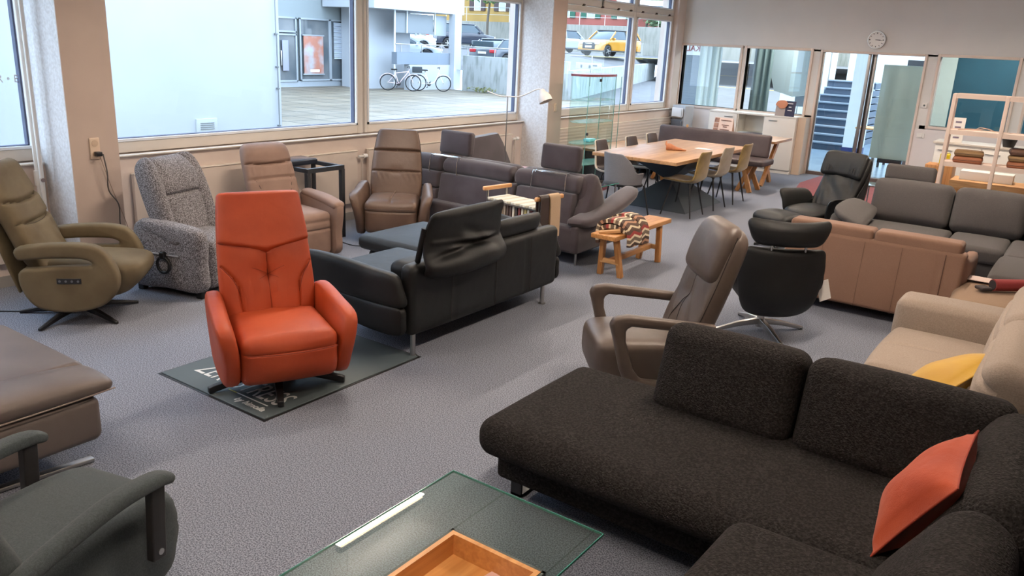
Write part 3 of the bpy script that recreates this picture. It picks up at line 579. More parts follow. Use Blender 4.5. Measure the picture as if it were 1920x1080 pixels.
# trees and hedge
def leaves(name, c, r, n, m, label, cat, trunk=None, seed=1):
    rg = random.Random(seed); B = MB()
    for k in range(n):
        u = Vector((rg.gauss(0, 1), rg.gauss(0, 1), rg.gauss(0, 1))).normalized()*(rg.random()**.4); p = Vector(c)+Vector((u.x*r[0], u.y*r[1], u.z*r[2])); s = (.16+.14*rg.random())*(1 if r[0] > 1.5 else .3)
        M = Matrix.Translation(p) @ Matrix.Rotation(rg.random()*6, 4, 'Z') @ Matrix.Rotation(rg.random()*3, 4, 'X')
        B.add([(-s, 0, 0), (0, -s*.5, .03), (s, 0, 0), (0, s*.5, .03), (0, 0, .06)], [(0, 1, 4), (1, 2, 4), (2, 3, 4), (3, 0, 4)], M)
    if trunk:
        t = tag(MB().tube(trunk, lambda q: .16-.08*q, 8, smooth=4).obj(name, mat('bark', (92, 84, 74), .9)), label, cat); B.obj('foliage', m, t, smooth=False); return t
    return tag(B.obj(name, m, smooth=False), label, cat)
LEAF = mat('foliage', (84, 120, 74), .7, c2=(120, 152, 92), ns=1.5)
leaves('tree', (-48.6, 64.5, 6.6), (4.4, 2.0, 1.25), 1500, LEAF, 'green tree in front of the yellow house', 'tree', [(-49, 64.5, 1.4), (-49.1, 64.5, 3.6), (-48.7, 64.5, 6.8)], 3)
leaves('tree', (-33.6, 67.1, 6.9), (3.8, .8, 1.7), 1300, LEAF, 'green tree right of the red house', 'tree', [(-34.2, 67.6, 1.5), (-34.0, 67.6, 4), (-33.8, 67.6, 6.4)], 4)
leaves('hedge', (-31, 67.4, 4.3), (3.2, .6, .75), 900, mat('hedge_leaf', (92, 116, 84), .8, c2=(120, 140, 100), ns=2), 'green hedge above the old concrete wall', 'hedge', None, 5)
leaves('weeds', (-22.4, 29.2, -.04), (.9, .12, .12), 60, mat('dry_weeds', (126, 128, 84), .8), 'dry weeds at the foot of the retaining wall', 'plant', None, 6)
# ---- cars (built facing local -y)
def car(loc, rz, col, label, roofc=None, kind='suv', plate_=True, front_grille=True, L=4.3, Wd=1.82, H=1.62):
    t = thing('car', label, 'car', loc, rz, 'cars parked behind the retaining wall'); hl, hw = L/2, Wd/2; k = H/1.62
    P = mat('paint_'+label.split()[0]+label.split()[1], col, .25, coat=.8); G = mat('car_glass', (62, 76, 84), .06); BK = mat('car_trim', (34, 36, 40), .5)
    prof = [(-hl, .32), (-hl+.02, .62*k), (-hl+.12, .86*k), (-hl+1.0, 1.0*k), (-hl+1.15, 1.03*k), (hl-.25, 1.06*k), (hl-.04, .95*k), (hl, .6*k), (hl-.04, .32)]
    pts = [prof[0]]
    def arch(cx):
        return [(cx+.38*math.cos(a), .34+.38*math.sin(a)) for a in np.linspace(0, PI, 9)]
    low = [(hl-.04, .30)]+arch(hl-.82)+arch(-hl+.85)+[(-hl, .30)]
    body = MB().prism(prof[1:-1]+low, -hw, hw, 'yz', None)
    body.obj('body', P, t, bevel=.07, angle=35)
    if kind == 'suv': gh = [(-hl+1.02, 1.0*k), (-hl+1.62, 1.5*k), (-hl+1.85, 1.58*k), (hl-.75, 1.58*k), (hl-.42, 1.5*k), (hl-.1, 1.05*k)]
    else: gh = [(-hl+1.02, 1.0*k), (-hl+1.75, 1.42*k), (-hl+2.0, 1.48*k), (hl-1.0, 1.48*k), (hl-.65, 1.40*k), (hl-.12, 1.02*k)]
    def taper(V):
        V = V.copy(); V[:, 0] *= 1-.18*np.clip((V[:, 2]-1.0*k)/.6, 0, 1); return V
    q = MB().prism(gh, -hw+.04, hw-.04, 'yz'); q.V = [tuple(v) for v in taper(np.array(q.V))]
    q.obj('greenhouse', G, t, bevel=.05, angle=30)
    y0, y1 = gh[1][0]+.05, gh[-2][0]-.05
    rf = MB().rbox(-hw*.84, hw*.84, y0, y1, gh[2][1]-.05, gh[2][1]+.03, r=.04).obj('roof', mat('roof_'+label.split()[0], roofc, .3) if roofc else P, t)
    pil = MB()
    for s in (-1, 1):
        for (a, b_) in ((gh[0], gh[1]), (gh[-1], gh[-2]), (((gh[1][0]+gh[-2][0])/2, 1.02*k), ((gh[1][0]+gh[-2][0])/2, gh[2][1]))):
            pil.beam((s*(hw-.03), a[0], a[1]), (s*(hw*.84), b_[0], b_[1]), .06, .09)
    pil.obj('window_pillar', P, t, smooth=False)
    for s in (-1, 1):
        for cy in (-hl+.85, hl-.82):
            wh = MB().lathe([(.0, -.1), (.3, -.1), (.34, -.06), (.34, .06), (.3, .1), (.22, .1), (.2, .05), (0, .05)], 24, XF((s*(hw-.1), cy, .34), ry=90*s)).obj('wheel', mat('tyre', (30, 30, 32), .8), t)
            g = MB()
            for a in range(5): g.beam((s*(hw-.0), cy, .34), (s*(hw-.0), cy+.2*math.cos(a*1.257), .34+.2*math.sin(a*1.257)), .03, .05)
            g.obj('rim', STEEL, wh, smooth=False)
        MB().rbox(s*hw*.62-.22, s*hw*.62+.22, -hl-.01, -hl+.14, .7*k, .84*k, r=.03).obj('headlight', mat('headlight', (226, 230, 226), .1), t)
        MB().rbox(s*hw*.74-.2, s*hw*.74+.2, hl-.16, hl+.01, .78*k, .95*k, r=.03).obj('tail_light', mat('tail_light', (196, 40, 48), .2), t)
        MB().rbox(s*(hw+.0)-.09, s*(hw+.0)+.09, -hl+1.3, -hl+1.42, 1.0*k, 1.14*k, r=.03).obj('wing_mirror', P, t)
    MB().rbox(-hw*.55, hw*.55, -hl-.015, -hl+.1, .42, .82*k, r=.03).obj('grille', BK, t)
    MB().rbox(-hw*.3, hw*.3, -hl-.02, -hl+.05, .88*k-.15, .9*k-.14, r=.01).obj('grille_bar', CHROME, t)
    MB().rbox(-hw, hw, -hl-.01, hl+.01, .28, .36, r=.02).obj('sill', BK, t)
    MB().rbox(-hw*.8, hw*.8, hl-.05, hl+.02, 1.08*k, 1.36*k, r=.03).obj('rear_window', G, t)
    MB().rbox(-.26, .26, -hl-.03, -hl+.02, .5, .61, r=.005).rbox(-.26, .26, hl-.01, hl+.03, .66, .77, r=.005).obj('number_plate', WHITE, t)
    return t
car((-26.5, 47.8, 1.42), -10, (176, 122, 24), 'amber yellow compact SUV with a black roof', (34, 36, 40), L=4.2)
car((-33.6, 53.6, 1.42), 165, (150, 157, 166), 'silver grey SUV parked left of the yellow one', (44, 46, 52), L=4.4)
car((-38.3, 47.3, 1.40), 157, (38, 44, 58), 'black SUV parked in front of the old concrete wall', None, L=4.7, H=1.7)
car((-25.0, 35.1, .76), 174, (70, 76, 86), 'dark grey estate car with red tail lights behind the retaining wall', None, 'est', L=4.6, H=1.5)
car((-30.8, 33.0, .76), 140, (180, 188, 196), 'white hatchback seen under the roller blind', None, 'est', L=4.2, H=1.45)
car((-38.3, 41.0, 1.12), 140, (176, 180, 184), 'white SUV seen over the balcony parapet', None, L=4.5, H=1.7)
# ---- bicycles
def bike(loc, rz, frame_c, label, low=False, basket=False):
    t = thing('bicycle', label, 'bicycle', loc, rz, 'bicycles by the white wall'); FM = mat('bike_frame_'+('a' if low else 'b'), frame_c, .35); TY = mat('tyre', (30, 30, 32), .8); fx, rx = -.53, .53
    for nm, x in (('front_wheel', fx), ('rear_wheel', rx)):
        wl = MB().tube([(x+.32*math.cos(a), 0, .34+.32*math.sin(a)) for a in np.linspace(0, 2*PI, 29)[:-1]], .022, 8, closed=True).obj(nm, TY, t)
        g = MB()
        for k in range(10): g.cyl((x, 0, .34), (x+.3*math.cos(k*PI/5), 0, .34+.3*math.sin(k*PI/5)), .003, n=4)
        g.cyl((x, -.04, .34), (x, .04, .34), .03, n=10); g.obj('spokes', STEEL, wl)
        g = MB().tube([(x+.365*math.cos(a), 0, .34+.365*math.sin(a)) for a in np.linspace(R(20), R(150), 12)], .014, 6).obj('mudguard', FM, t)
    f = MB(); bb, hd, st_ = (.08, 0, .3), (-.33, 0, .8), (.25, 0, .78)
    if low: f.tube([hd, (-.22, 0, .5), (-.1, 0, .36), bb], .024, 8, smooth=5)
    else: f.tube([hd, bb], .022, 8); f.tube([hd, (.22, 0, .72)], .02, 8)
    f.tube([bb, st_], .018, 8); f.tube([bb, (rx, 0, .34)], .014, 8); f.tube([(.22, 0, .68), (rx, 0, .34)], .012, 8); f.tube([(-.36, 0, .92), hd, (fx, 0, .34)], .016, 8)
    f.obj('frame', FM, t)
    MB().rbox(.14, .40, -.07, .07, .84, .9, r=.025).cyl((.25, 0, .78), (.26, 0, .86), .014, n=8).obj('saddle', BLACKP, t)
    MB().tube([(-.28, -.3, .98), (-.36, -.1, 1.0), (-.37, 0, 1.02), (-.36, .1, 1.0), (-.28, .3, .98)], .014, 8).cyl((-.355, 0, .9), (-.37, 0, 1.02), .014, n=8).obj('handlebar', BLACKP, t)
    g = MB().cyl((.08, -.06, .3), (.08, .06, .3), .018, n=8); g.beam((.08, -.07, .3), (.16, -.07, .16), .02, .015); g.beam((.08, .07, .3), (0, .07, .44), .02, .015); g.rbox(.12, .2, -.14, -.06, .14, .16, r=.005).cyl((.08, -.03, .3), (.08, -.04, .3), .09, n=16)
    g.obj('crankset', DARKM, t)
    if basket:
        k = MB().rbox(.38, .8, -.13, .13, .76, 1.0, r=.03).obj('pannier_basket', mat('basket', (58, 62, 66), .8, bump=.6, bs=60), t)
        MB().box(.3, .8, -.06, .06, .735, .755).beam((.6, .05, .74), (rx, .05, .36), .012, .012).obj('rack', STEEL, t, smooth=False)
    return t
bike((-23.75, 27.35, -.15), 223, (226, 232, 236), 'white step through bicycle with a black basket', True, True)
bike((-24.35, 26.1, -.15), 223, (212, 190, 194), 'white and red bicycle leaning by the white wall')
# ============================================================ MATERIALS OF THE FURNITURE
def leather(name, c, c2=None, rough=.42, b2=.25, bs2=7):
    c2 = tuple(int(v*.84) for v in (c2 or tuple(int(v*.88) for v in c))); c = tuple(int(v*.86) for v in c)
    return mat(name, c, rough, c2=c2 or tuple(int(v*.86) for v in c), ns=3, nd=4, bump=.22, bs=420, bump2=b2, bs2=bs2, spec=.32)
def fabric(name, c, c2=None, ns=220, lo=.35, hi=.65, bump=.6, bs=500, sheen=.1):
    c2 = tuple(int(v*.87) for v in (c2 or tuple(int(v*.82) for v in c))); c = tuple(int(v*.87) for v in c)
    return mat(name, c, .95, spec=.2, c2=c2 or tuple(int(v*.82) for v in c), ns=ns, nd=2, lo=lo, hi=hi, bump=bump, bs=bs, sheen=sheen)
ORANGE = leather('orange_leather', (208, 88, 46), (192, 74, 36), .5)
OLIVE = leather('olive_nubuck', (124, 110, 84), (102, 88, 64), .75, .2, 4)
TWEED = fabric('grey_tweed', (88, 84, 86), (184, 182, 188), ns=150, lo=.44, hi=.60, bump=.9, bs=260)
BEIGEL = leather('taupe_suede', (164, 136, 120), (150, 122, 106), .7, .2, 5)
BROWNL = leather('cocoa_leather', (118, 95, 80), (104, 82, 68), .38)
BLACKL = mat('black_leather', (24, 24, 24), .52, spec=.28, c2=(19, 19, 19), ns=3, nd=4, bump=.2, bs=420, bump2=.25, bs2=5)
TAUPEL = leather('taupe_leather', (114, 102, 92), (100, 88, 80), .38, .25, 5)
LOUNGE = leather('greige_leather', (116, 104, 98), (104, 92, 86), .42, .15, 3)
GREYF = fabric('slate_fabric', (80, 88, 90), (66, 74, 76), ns=160)
AUB = mat('aubergine_microfibre', (70, 63, 68), .85, c2=(58, 50, 54), ns=4, nd=4, bump=.3, bs=400, sheen=.35, spec=.2)
BOUCLE = mat('black_boucle', (34, 31, 30), .98, spec=.08, c2=(50, 47, 46), ns=90, nd=2, lo=.42, hi=.62, bump=1.0, bs=130, vor=True)
BEIGEF = fabric('oatmeal_fabric', (186, 168, 154), (170, 152, 138), ns=150)
TANF = fabric('tan_fabric', (158, 124, 104), (150, 116, 96), ns=260, bump=.3)
GRAPH = fabric('graphite_fabric', (92, 88, 86), (80, 76, 76), ns=200)
OTTO = fabric('sand_fabric', (178, 148, 122), (168, 138, 112), ns=200)
OAK = wood('oak', (170, 122, 76), (192, 148, 102), 1); OAKX = wood('oak_x', (186, 138, 88), (212, 168, 118), 1, 'x'); OAKP = wood('oak_planks', (168, 124, 82), (192, 150, 108), .8, 'y', .4, .19)
OAKR = wood('rustic_oak', (176, 120, 66), (204, 150, 92), 1.3, 'y'); OAKZ = wood('oak_upright', (172, 116, 64), (202, 148, 92), 1.2, 'z')

def star(parent, r, n, m, phase=0, hub=.035, top=.16, h0=.075, h1=.03, w=.055, colm=None):
    MB().cyl((0, 0, .03), (0, 0, top), hub, hub*.85, 20).obj('column', colm or m, parent)
    for k in range(n):
        a = R(phase+360/n*k); c, s = math.cos(a), math.sin(a); q = MB(); px, py = -s, c
        V = [];
        for rr, zt, zb, ww in ((.02, h0, h0-.045, w), (r*.5, h0*.72, h0*.72-.035, w*.82), (r*.93, h1, .004, w*.62), (r, h1*.8, 0, w*.55)):
            V += [(c*rr+px*ww/2, s*rr+py*ww/2, zt), (c*rr-px*ww/2, s*rr-py*ww/2, zt), (c*rr-px*ww/2, s*rr-py*ww/2, zb), (c*rr+px*ww/2, s*rr+py*ww/2, zb)]
        F = [(0, 1, 2, 3), (15, 14, 13, 12)]
        for i in range(3):
            for j in range(4): F.append((i*4+j, (i+1)*4+j, (i+1)*4+(j+1) % 4, i*4+(j+1) % 4))
        q.add(V, F).obj('leg', m, parent, bevel=.004)
SEAM_O = mat('burnt_orange_thread', (120, 40, 18), .8); SEAM_L = mat('pale_thread', (172, 146, 128), .7)
def g1(x, c, w, d): return groove(x, c, w, d)
# ------------------------------------------------------------ orange recliner
def orange():
    t = thing('recliner', 'orange leather recliner standing on the dark printed mat', 'armchair', (-3.855, 3.03, .012), 64)
    star(t, .42, 5, DARKM, phase=-100, hub=.05, top=.2, h0=.10, h1=.045, w=.06)
    def sf(Q, U):
        Q = Q.copy(); fr = (U[:, 1] < -.9); Q[:, 1] += np.where(fr, .010*np.exp(-((U[:, 2]-.42)/.04)**2), 0)
        Q[:, 1] += np.where(U[:, 1] < 0, .05*np.clip(-U[:, 2], 0, 1)**2, 0); return Q
    MB().rbox(-.275, .275, -.42, .16, .13, .43, r=.05, n=(14, 12, 26), k=4, puff=(0, .035, .03), disp=sf).obj('seat', ORANGE, t)
    P = [(0, .08, .33, .25, .07), (0, .14, .50, .285, .08), (0, .23, .76, .28, .075), (0, .31, .98, .262, .065), (0, .36, 1.12, .245, .05)]
    def db(S, a):
        z = np.zeros_like(a); s = S
        z += g1(a, 0, .024, .026)*np.clip((.60-s)/.12, 0, 1); r2 = np.sqrt((a*.28)**2+((s-.38)*.80)**2); z += -.018*np.exp(-(r2/.045)**2)
        cu = .62+.33*np.clip((s-.28)/.18, 0, 1)**1.5-.0*s; z += np.where(s < .46, -.020*np.exp(-((np.abs(a)-cu)/.028)**2), 0)
        z += .006*np.sin(a*38+s*9)*np.exp(-((s-.28)/.09)**2)*np.exp(-(a/.5)**2)+.012*np.exp(-((s-.52)/.1)**2)*np.exp(-((np.abs(a)-.4)/.3)**2); return z
    def wb(S, a): return S*.64
    MB().loft(P, ns=90, nv=120, e=3.0, cap=.06, disp=db).obj('backrest', ORANGE, t)
    seams(P, [[(.06, 0), (.3, 0), (.62, 0)]]+[[(.05, s*.62), (.22, s*.62), (.34, s*.72), (.42, s*.88), (.46, s*.97)] for s in (-1, 1)], SEAM_O, t, 3.0, db)
    seams(P, [[(.38, 0), (.415, s*.22), (.43, s*.34)] for s in (-1, 1)]+[[(.38, 0), (.345, s*.2)] for s in (-1, 1)], SEAM_O, t, 3.0, db, r=.0012, name='pucker')
    MB().tube([(x, -.455-.02*(1-(x/.28)**2), .345+.012*(x/.28)**2) for x in np.linspace(-.255, .255, 16)], .0022, 5).obj('seat_seam', SEAM_O, t)
    P2 = [(0, .165, .70, .282, .075), (0, .225, .80, .28, .084), (0, .29, .97, .264, .074), (0, .35, 1.12, .246, .052)]
    def w2(S, a): return .30-.17*(1-np.abs(a))+(S)*(1-(.30-.17*(1-np.abs(a))))
    MB().loft(P2, ns=24, nv=64, e=3.2, cap=.035, warp=w2).obj('headrest', ORANGE, t)
    for s in (-1, 1):
        def fl(V, s=s):
            V = V.copy(); z = np.clip((V[:, 2]-.2)/.4, 0, 1.2); f = np.clip((.1-V[:, 1])/.5, 0, 1)
            V[:, 0] += s*(.07*z**1.6*(.2+.8*f)); return V
        MB().pad([(-.32, .13), (-.41, .28), (-.43, .42), (-.37, .51), (-.15, .545), (.12, .575), (.22, .50), (.18, .3), (.08, .15), (-.12, .10)], .055, p=4.5, nr=9, at=s*.318, fn=fl).obj('armrest', ORANGE, t)
    MB().rbox(-.24, .24, -.22, .14, .10, .18, r=.02).obj('underframe', DARKM, t)
    return t
orange()
# ------------------------------------------------------------ olive recliner
def olive():
    t = thing('recliner', 'olive green nubuck recliner with loop armrests on a black star base', 'armchair', (-5.92, 2.88, 0), 134)
    star(t, .42, 5, DARKM, phase=-127, hub=.035, top=.2, h0=.09, h1=.025, w=.045)
    MB().pad([(-.47, .28), (-.52, .38), (-.47, .45), (-.2, .47), (.2, .46), (.28, .35), (.15, .2), (-.15, .17), (-.36, .20)], .255, p=5, nr=9, at=0, sm=5).obj('seat', OLIVE, t)
    P = [(0, .10, .36, .26, .07), (0, .20, .50, .275, .085), (0, .29, .72, .28, .085), (0, .39, .95, .275, .08), (0, .45, 1.12, .25, .06)]
    def db(S, a):
        z = g1(S, .47+.03*a*a-.02, .015, .03)+g1(S, .66+.05*a*a-.03, .015, .035)
        z += .003*np.sin(a*40)*np.exp(-((S-.42)/.05)**2)+.004*np.sin(a*14+S*25)*np.exp(-((S-.25)/.15)**2); return z
    MB().loft(P, ns=50, nv=56, e=3, cap=.06, disp=db).obj('backrest', OLIVE, t)
    seams(P, [[(c-.02, -.97), (c-.055, -.5), (c-.065, 0), (c-.055, .5), (c-.02, .97)] for c in (.50, .69)], mat('olive_thread', (62, 52, 34), .8), t, 3, db, r=.003)
    P3 = [(0, .20, .24, .27, .012), (0, .27, .5, .29, .014), (0, .355, .8, .29, .014), (0, .435, 1.04, .26, .012)]
    MB().loft([(p[0], p[1]+.085, p[2], p[3], p[4]) for p in P3], ns=16, nv=24, e=4, cap=.01).obj('back_shell', OLIVE, t)
    for s in (-1, 1):
        pr = [(.34, .60), (.1, .635), (-.15, .64), (-.30, .615), (-.40, .52), (-.44, .38), (-.42, .26), (-.30, .16), (-.1, .115), (.15, .13), (.28, .20), (.34, .33), (.32, .43), (.2, .45), (.05, .475), (-.08, .52), (-.16, .535), (-.24, .53), (-.27, .50), (-.245, .48), (-.2, .482), (-.12, .475)]
        pr = [(.36, .60), (.2, .63), (0, .645), (-.18, .645), (-.32, .61), (-.41, .50), (-.445, .36), (-.41, .25), (-.30, .155), (-.1, .11), (.14, .125), (.27, .19), (.345, .32), (.33, .425), (.2, .44), (.04, .45), (-.14, .462), (-.255, .47), (-.25, .515), (-.18, .545), (-.05, .55), (.1, .545), (.25, .53), (.34, .535)]
        pr = [(-.02+(y-(-.02))*.90 if y < 0 else y*.72, (.45+(z-.45)*(.86 if z > .56 else .62)) if z > .45 else .45+(z-.45)*.97) for y, z in pr]
        pr = crom(pr, 3, True)
        o = MB().prism(pr, s*.262, s*.36).obj('armrest', OLIVE, t, bevel=.026, angle=60)
        if s < 0:
            k = MB().rbox(-.364, -.357, -.16, .0, .335, .375, r=.003).obj('control_panel', DARKM, o)
            for q in range(4): MB().cyl((-.362, -.14+.04*q, .355), (-.367, -.14+.04*q, .355), .008, n=14).obj('button', mat('button_grey', (96, 98, 104), .4), k)
    return t
olive()
tag(MB().tube([(-6.0, 2.85, .02), (-6.25, 2.6, .006), (-6.7, 2.2, .006), (-6.9, 1.9, .006)], .006, 6, smooth=5).obj('floor_cable', BLACKP), 'black cord running across the carpet from the olive recliner to the wall', 'cord')
# ------------------------------------------------------------ tweed lift recliner
def tweed():
    t = thing('recliner', 'grey tweed lift recliner with its hand control hanging on the side', 'armchair', (-5.95, 3.90, 0), 106)
    MB().rbox(-.25, .25, -.36, .2, .07, .46, r=.05, n=(8, 8, 8), k=3, puff=(0, .03, .03)).obj('seat', TWEED, t)
    P = [(0, .05, .40, .28, .08), (0, .10, .55, .31, .10), (0, .17, .75, .315, .11), (0, .25, .95, .30, .10), (0, .33, 1.04, .26, .06)]
    def db(S, a):
        z = .055*np.clip((np.abs(a)-.60)/.25, 0, 1)**1.2*(S > -1); z += -.022*np.exp(-((np.abs(a)-.62)/.05)**2)
        z += np.where(np.abs(a) < .66, .03*np.exp(-((S-.73)/.16)**2), 0)*1.0+np.where(np.abs(a) < .64, -.03*np.exp(-((S-.52)/.02)**2), 0); return z
    MB().loft(P, ns=50, nv=64, e=3.2, cap=.07, disp=db).obj('backrest', TWEED, t)
    for s in (-1, 1):
        o = MB().pad([(-.34, .07), (-.36, .3), (-.37, .48), (-.3, .56), (-.1, .585), (.15, .60), (.28, .56), (.32, .35), (.33, .07), (0, .06)], .065, p=5, nr=9, at=s*.32, sm=5).obj('armrest', TWEED, t)
        MB().pad([(-.375, .44), (-.34, .56), (-.1, .60), (.2, .61), (.22, .56), (0, .47), (-.12, .43), (-.25, .46), (-.33, .40)], .075, p=3.5, nr=7, at=s*.325, sm=5).obj('arm_cap', TWEED, o)
    MB().rbox(-.28, .28, -.3, .32, .05, .09, r=.01).obj('base_frame', DARKM, t)
    for sx in (-1, 1):
        for sy in (-.28, .3): MB().rbox(sx*.3-.03, sx*.3+.03, sy-.03, sy+.03, 0, .07, r=.01).obj('foot', BLACKP, t)
    h = MB().tube([(-.405, -.02+.06*math.cos(a), .27+.065*math.sin(a)) for a in np.linspace(0, 2*PI, 20)[:-1]], .012, 8, closed=True).obj('hand_control', BLACKP, t)
    MB().rbox(-.43, -.39, -.05, .0, .32, .38, r=.012).obj('handset', BLACKP, h); MB().rbox(-.40, -.386, -.16, .12, .345, .357, r=.003).obj('strap', mat('grey_strap', (150, 150, 154), .6), h)
    return t
tweed()
# ------------------------------------------------------------ taupe suede recliner
def suede():
    t = thing('recliner', 'taupe suede recliner with padded arms in front of the radiator', 'armchair', (-6.22, 5.06, 0), 84)
    def sf(Q, U):
        Q = Q.copy(); Q[:, 1] += np.where(U[:, 1] < -.9, .012*np.exp(-((U[:, 2]-.25)/.05)**2)+.012*np.exp(-((U[:, 2]-.62)/.04)**2), 0); return Q
    MB().rbox(-.27, .27, -.38, .2, .04, .45, r=.045, n=(10, 10, 24), k=3, puff=(0, .02, .03), disp=sf).obj('seat', BEIGEL, t)
    P = [(0, .10, .36, .25, .07), (0, .16, .52, .27, .08), (0, .23, .72, .268, .08), (0, .31, .92, .255, .075), (0, .37, 1.04, .23, .055)]
    def db(S, a):
        z = g1(S, .72-.03*(1-a*a), .014, .04)+g1(S, .50, .014, .022)+.006*np.sin(a*34+2)*np.exp(-((S-.61)/.06)**2)+.02*np.exp(-((S-.86)/.1)**2)
        z += np.where(S < .5, -.01*np.exp(-((np.abs(a)-(.3+.9*S))/.03)**2), 0); return z
    MB().loft(P, ns=50, nv=56, e=3, cap=.06, disp=db).obj('backrest', BEIGEL, t)
    seams(P, [[(.72, -.97), (.70, -.5), (.69, 0), (.70, .5), (.72, .97)], [(.50, -.97), (.50, 0), (.50, .97)]]+[[(.05, s*.35), (.25, s*.5), (.48, s*.72)] for s in (-1, 1)], SEAM_D, t, 3, db, r=.0024)
    for s in (-1, 1):
        o = MB().pad([(-.38, .03), (-.41, .25), (-.44, .47), (-.38, .54), (-.15, .565), (.12, .58), (.2, .5), (.22, .3), (.22, .03), (0, .02)], .055, p=6, nr=8, at=s*.33, sm=4).obj('armrest', BEIGEL, t)
        MB().loft([(s*.335, -.43, .50, .062, .04), (s*.335, -.2, .545, .068, .04), (s*.335, .15, .57, .06, .035)], ns=10, nv=20, e=3, cap=.04).obj('arm_cap', BEIGEL, o)
    return t
suede()
# ------------------------------------------------------------ cocoa leather recliner
def cocoa():
    t = thing('recliner', 'cocoa brown leather recliner with flared arms and a cross stitched back', 'armchair', (-5.98, 6.33, 0), 37)
    star(t, .30, 5, DARKM, 10, hub=.04, top=.18)
    def sf(Q, U):
        Q = Q.copy(); Q[:, 1] += np.where(U[:, 1] < -.9, .012*np.exp(-((U[:, 2]-.40)/.04)**2), 0)
        Q[:, 2] += np.where(U[:, 2] > .9, -.010*np.exp(-(U[:, 0]/.035)**2), 0); return Q
    MB().rbox(-.27, .27, -.40, .14, .13, .46, r=.05, n=(26, 10, 24), k=3, puff=(0, .03, .035), disp=sf).obj('seat', BROWNL, t)
    P = [(0, .10, .36, .25, .06), (0, .15, .50, .275, .07), (0, .23, .75, .268, .07), (0, .31, .98, .24, .06), (0, .36, 1.12, .205, .045)]
    def db(S, a):
        r2 = np.sqrt((a*.27)**2+((S-.42)*.76)**2)
        return g1(a, 0, .022, .02)+g1(S, .42, .012, .02)+g1(S, .70, .014, .035)-.03*np.exp(-(r2/.04)**2)+.004*np.sin(a*30+S*30)*np.exp(-((S-.36)/.05)**2)
    MB().loft(P, ns=90, nv=110, e=3.4, cap=.03, disp=db).obj('backrest', BROWNL, t)
    seams(P, [[(.05, 0), (.5, 0), (.98, 0)]], SEAM_L, t, 3.4, db, r=.0018)
    seams(P, [[(.42, -.97), (.42, 0), (.42, .97)], [(.70, -.98), (.695, 0), (.70, .98)]], SEAM_D, t, 3.4, db, r=.0028)
    for s_ in (-1, 1): seams(P, [[(.02, s_*.992), (.5, s_*.992), (.97, s_*.985)]], SEAM_D, t, 3.4, None, r=.003)
    MB().tube([(0, y, .497+.0*y) for y in (-.34, -.2, 0, .06)], .002, 5).obj('seat_seam', SEAM_L, t)
    MB().tube([(x, -.43-.012*(1-(x/.27)**2), .39) for x in np.linspace(-.255, .255, 12)], .0022, 5).obj('seat_seam', SEAM_D, t)
    for s in (-1, 1):
        def fl(V, s=s):
            V = V.copy(); z = np.clip((V[:, 2]-.2)/.38, 0, 1.2); f = np.clip((.15-V[:, 1])/.5, 0, 1); V[:, 0] += s*(.10*z**1.8*(.15+.85*f)); return V
        MB().pad([(-.30, .10), (-.39, .25), (-.42, .42), (-.36, .52), (-.12, .55), (.12, .59), (.20, .50), (.18, .3), (.08, .15), (-.1, .10)], .055, p=4.5, nr=9, at=s*.32, fn=fl).obj('armrest', BROWNL, t)
    return t
cocoa()
bx = thing('carton_box', 'crushed brown cardboard piece leaning behind the cocoa recliner', 'box', (-6.66, 6.02, 0), 20)
MB().add([(-.12, -.02, .02), (.14, -.05, .0), (.1, .03, .28), (-.05, .05, .30), (-.12, .0, .02), (.14, -.03, .0), (.1, .05, .28), (-.05, .07, .30)], [(0, 1, 2, 3), (4, 7, 6, 5), (0, 4, 5, 1), (1, 5, 6, 2), (2, 6, 7, 3), (3, 7, 4, 0)]).obj('flap', mat('cardboard', (170, 130, 96), .9), bx, smooth=False)
# ------------------------------------------------------------ metal frame desk behind
t = thing('frame_table', 'dark steel frame table with a thin top by the radiator', 'table', (-6.52, 5.72, 0), 0)
for y in (-.23, .23):
    MB().beam((.14, y, 0), (.14, y, .73), .045, .045).obj('leg', DSTEEL, t, smooth=False); MB().beam((-.30, y, 0), (-.30, y, .73), .035, .035).obj('leg', DSTEEL, t, smooth=False)
MB().beam((.14, -.2475, .75), (.14, .2475, .75), .045, .045).beam((-.30, -.2475, .75), (-.30, .2475, .75), .035, .04).beam((.12, -.23, .75), (-.28, -.23, .75), .035, .04).beam((.12, .23, .75), (-.28, .23, .75), .035, .04).obj('frame', DSTEEL, t, smooth=False)
t2 = thing('black_tray', 'black box with a glossy lid lying on the steel frame table', 'tray', (-6.73, 5.62, .772), 0)
MB().rbox(-.13, .13, -.2, .2, 0, .05, r=.008).obj('box', mat('matt_black', (30, 36, 48), .35), t2)
MB().rbox(-.12, .12, -.19, .19, .05, .056, r=.003).obj('lid', mat('gloss_black', (70, 78, 92), .12), t2)
tag(MB().tube([(-6.3, 5.8, .006), (-6.0, 5.75, .006), (-5.72, 5.98, .006), (-5.62, 5.8, .006), (-5.5, 5.7, .006)], .005, 6, smooth=6).obj('floor_cable', BLACKP), 'thin black cable on the carpet between the suede and cocoa recliners', 'cord')
pb_ = tag(MB().beam((-5.45, 5.15, .02), (-5.2, 5.35, .02), .035, .02, r=.006).obj('hand_remote', BLACKP), 'black remote lying on the carpet before the black leather chaise', 'remote')
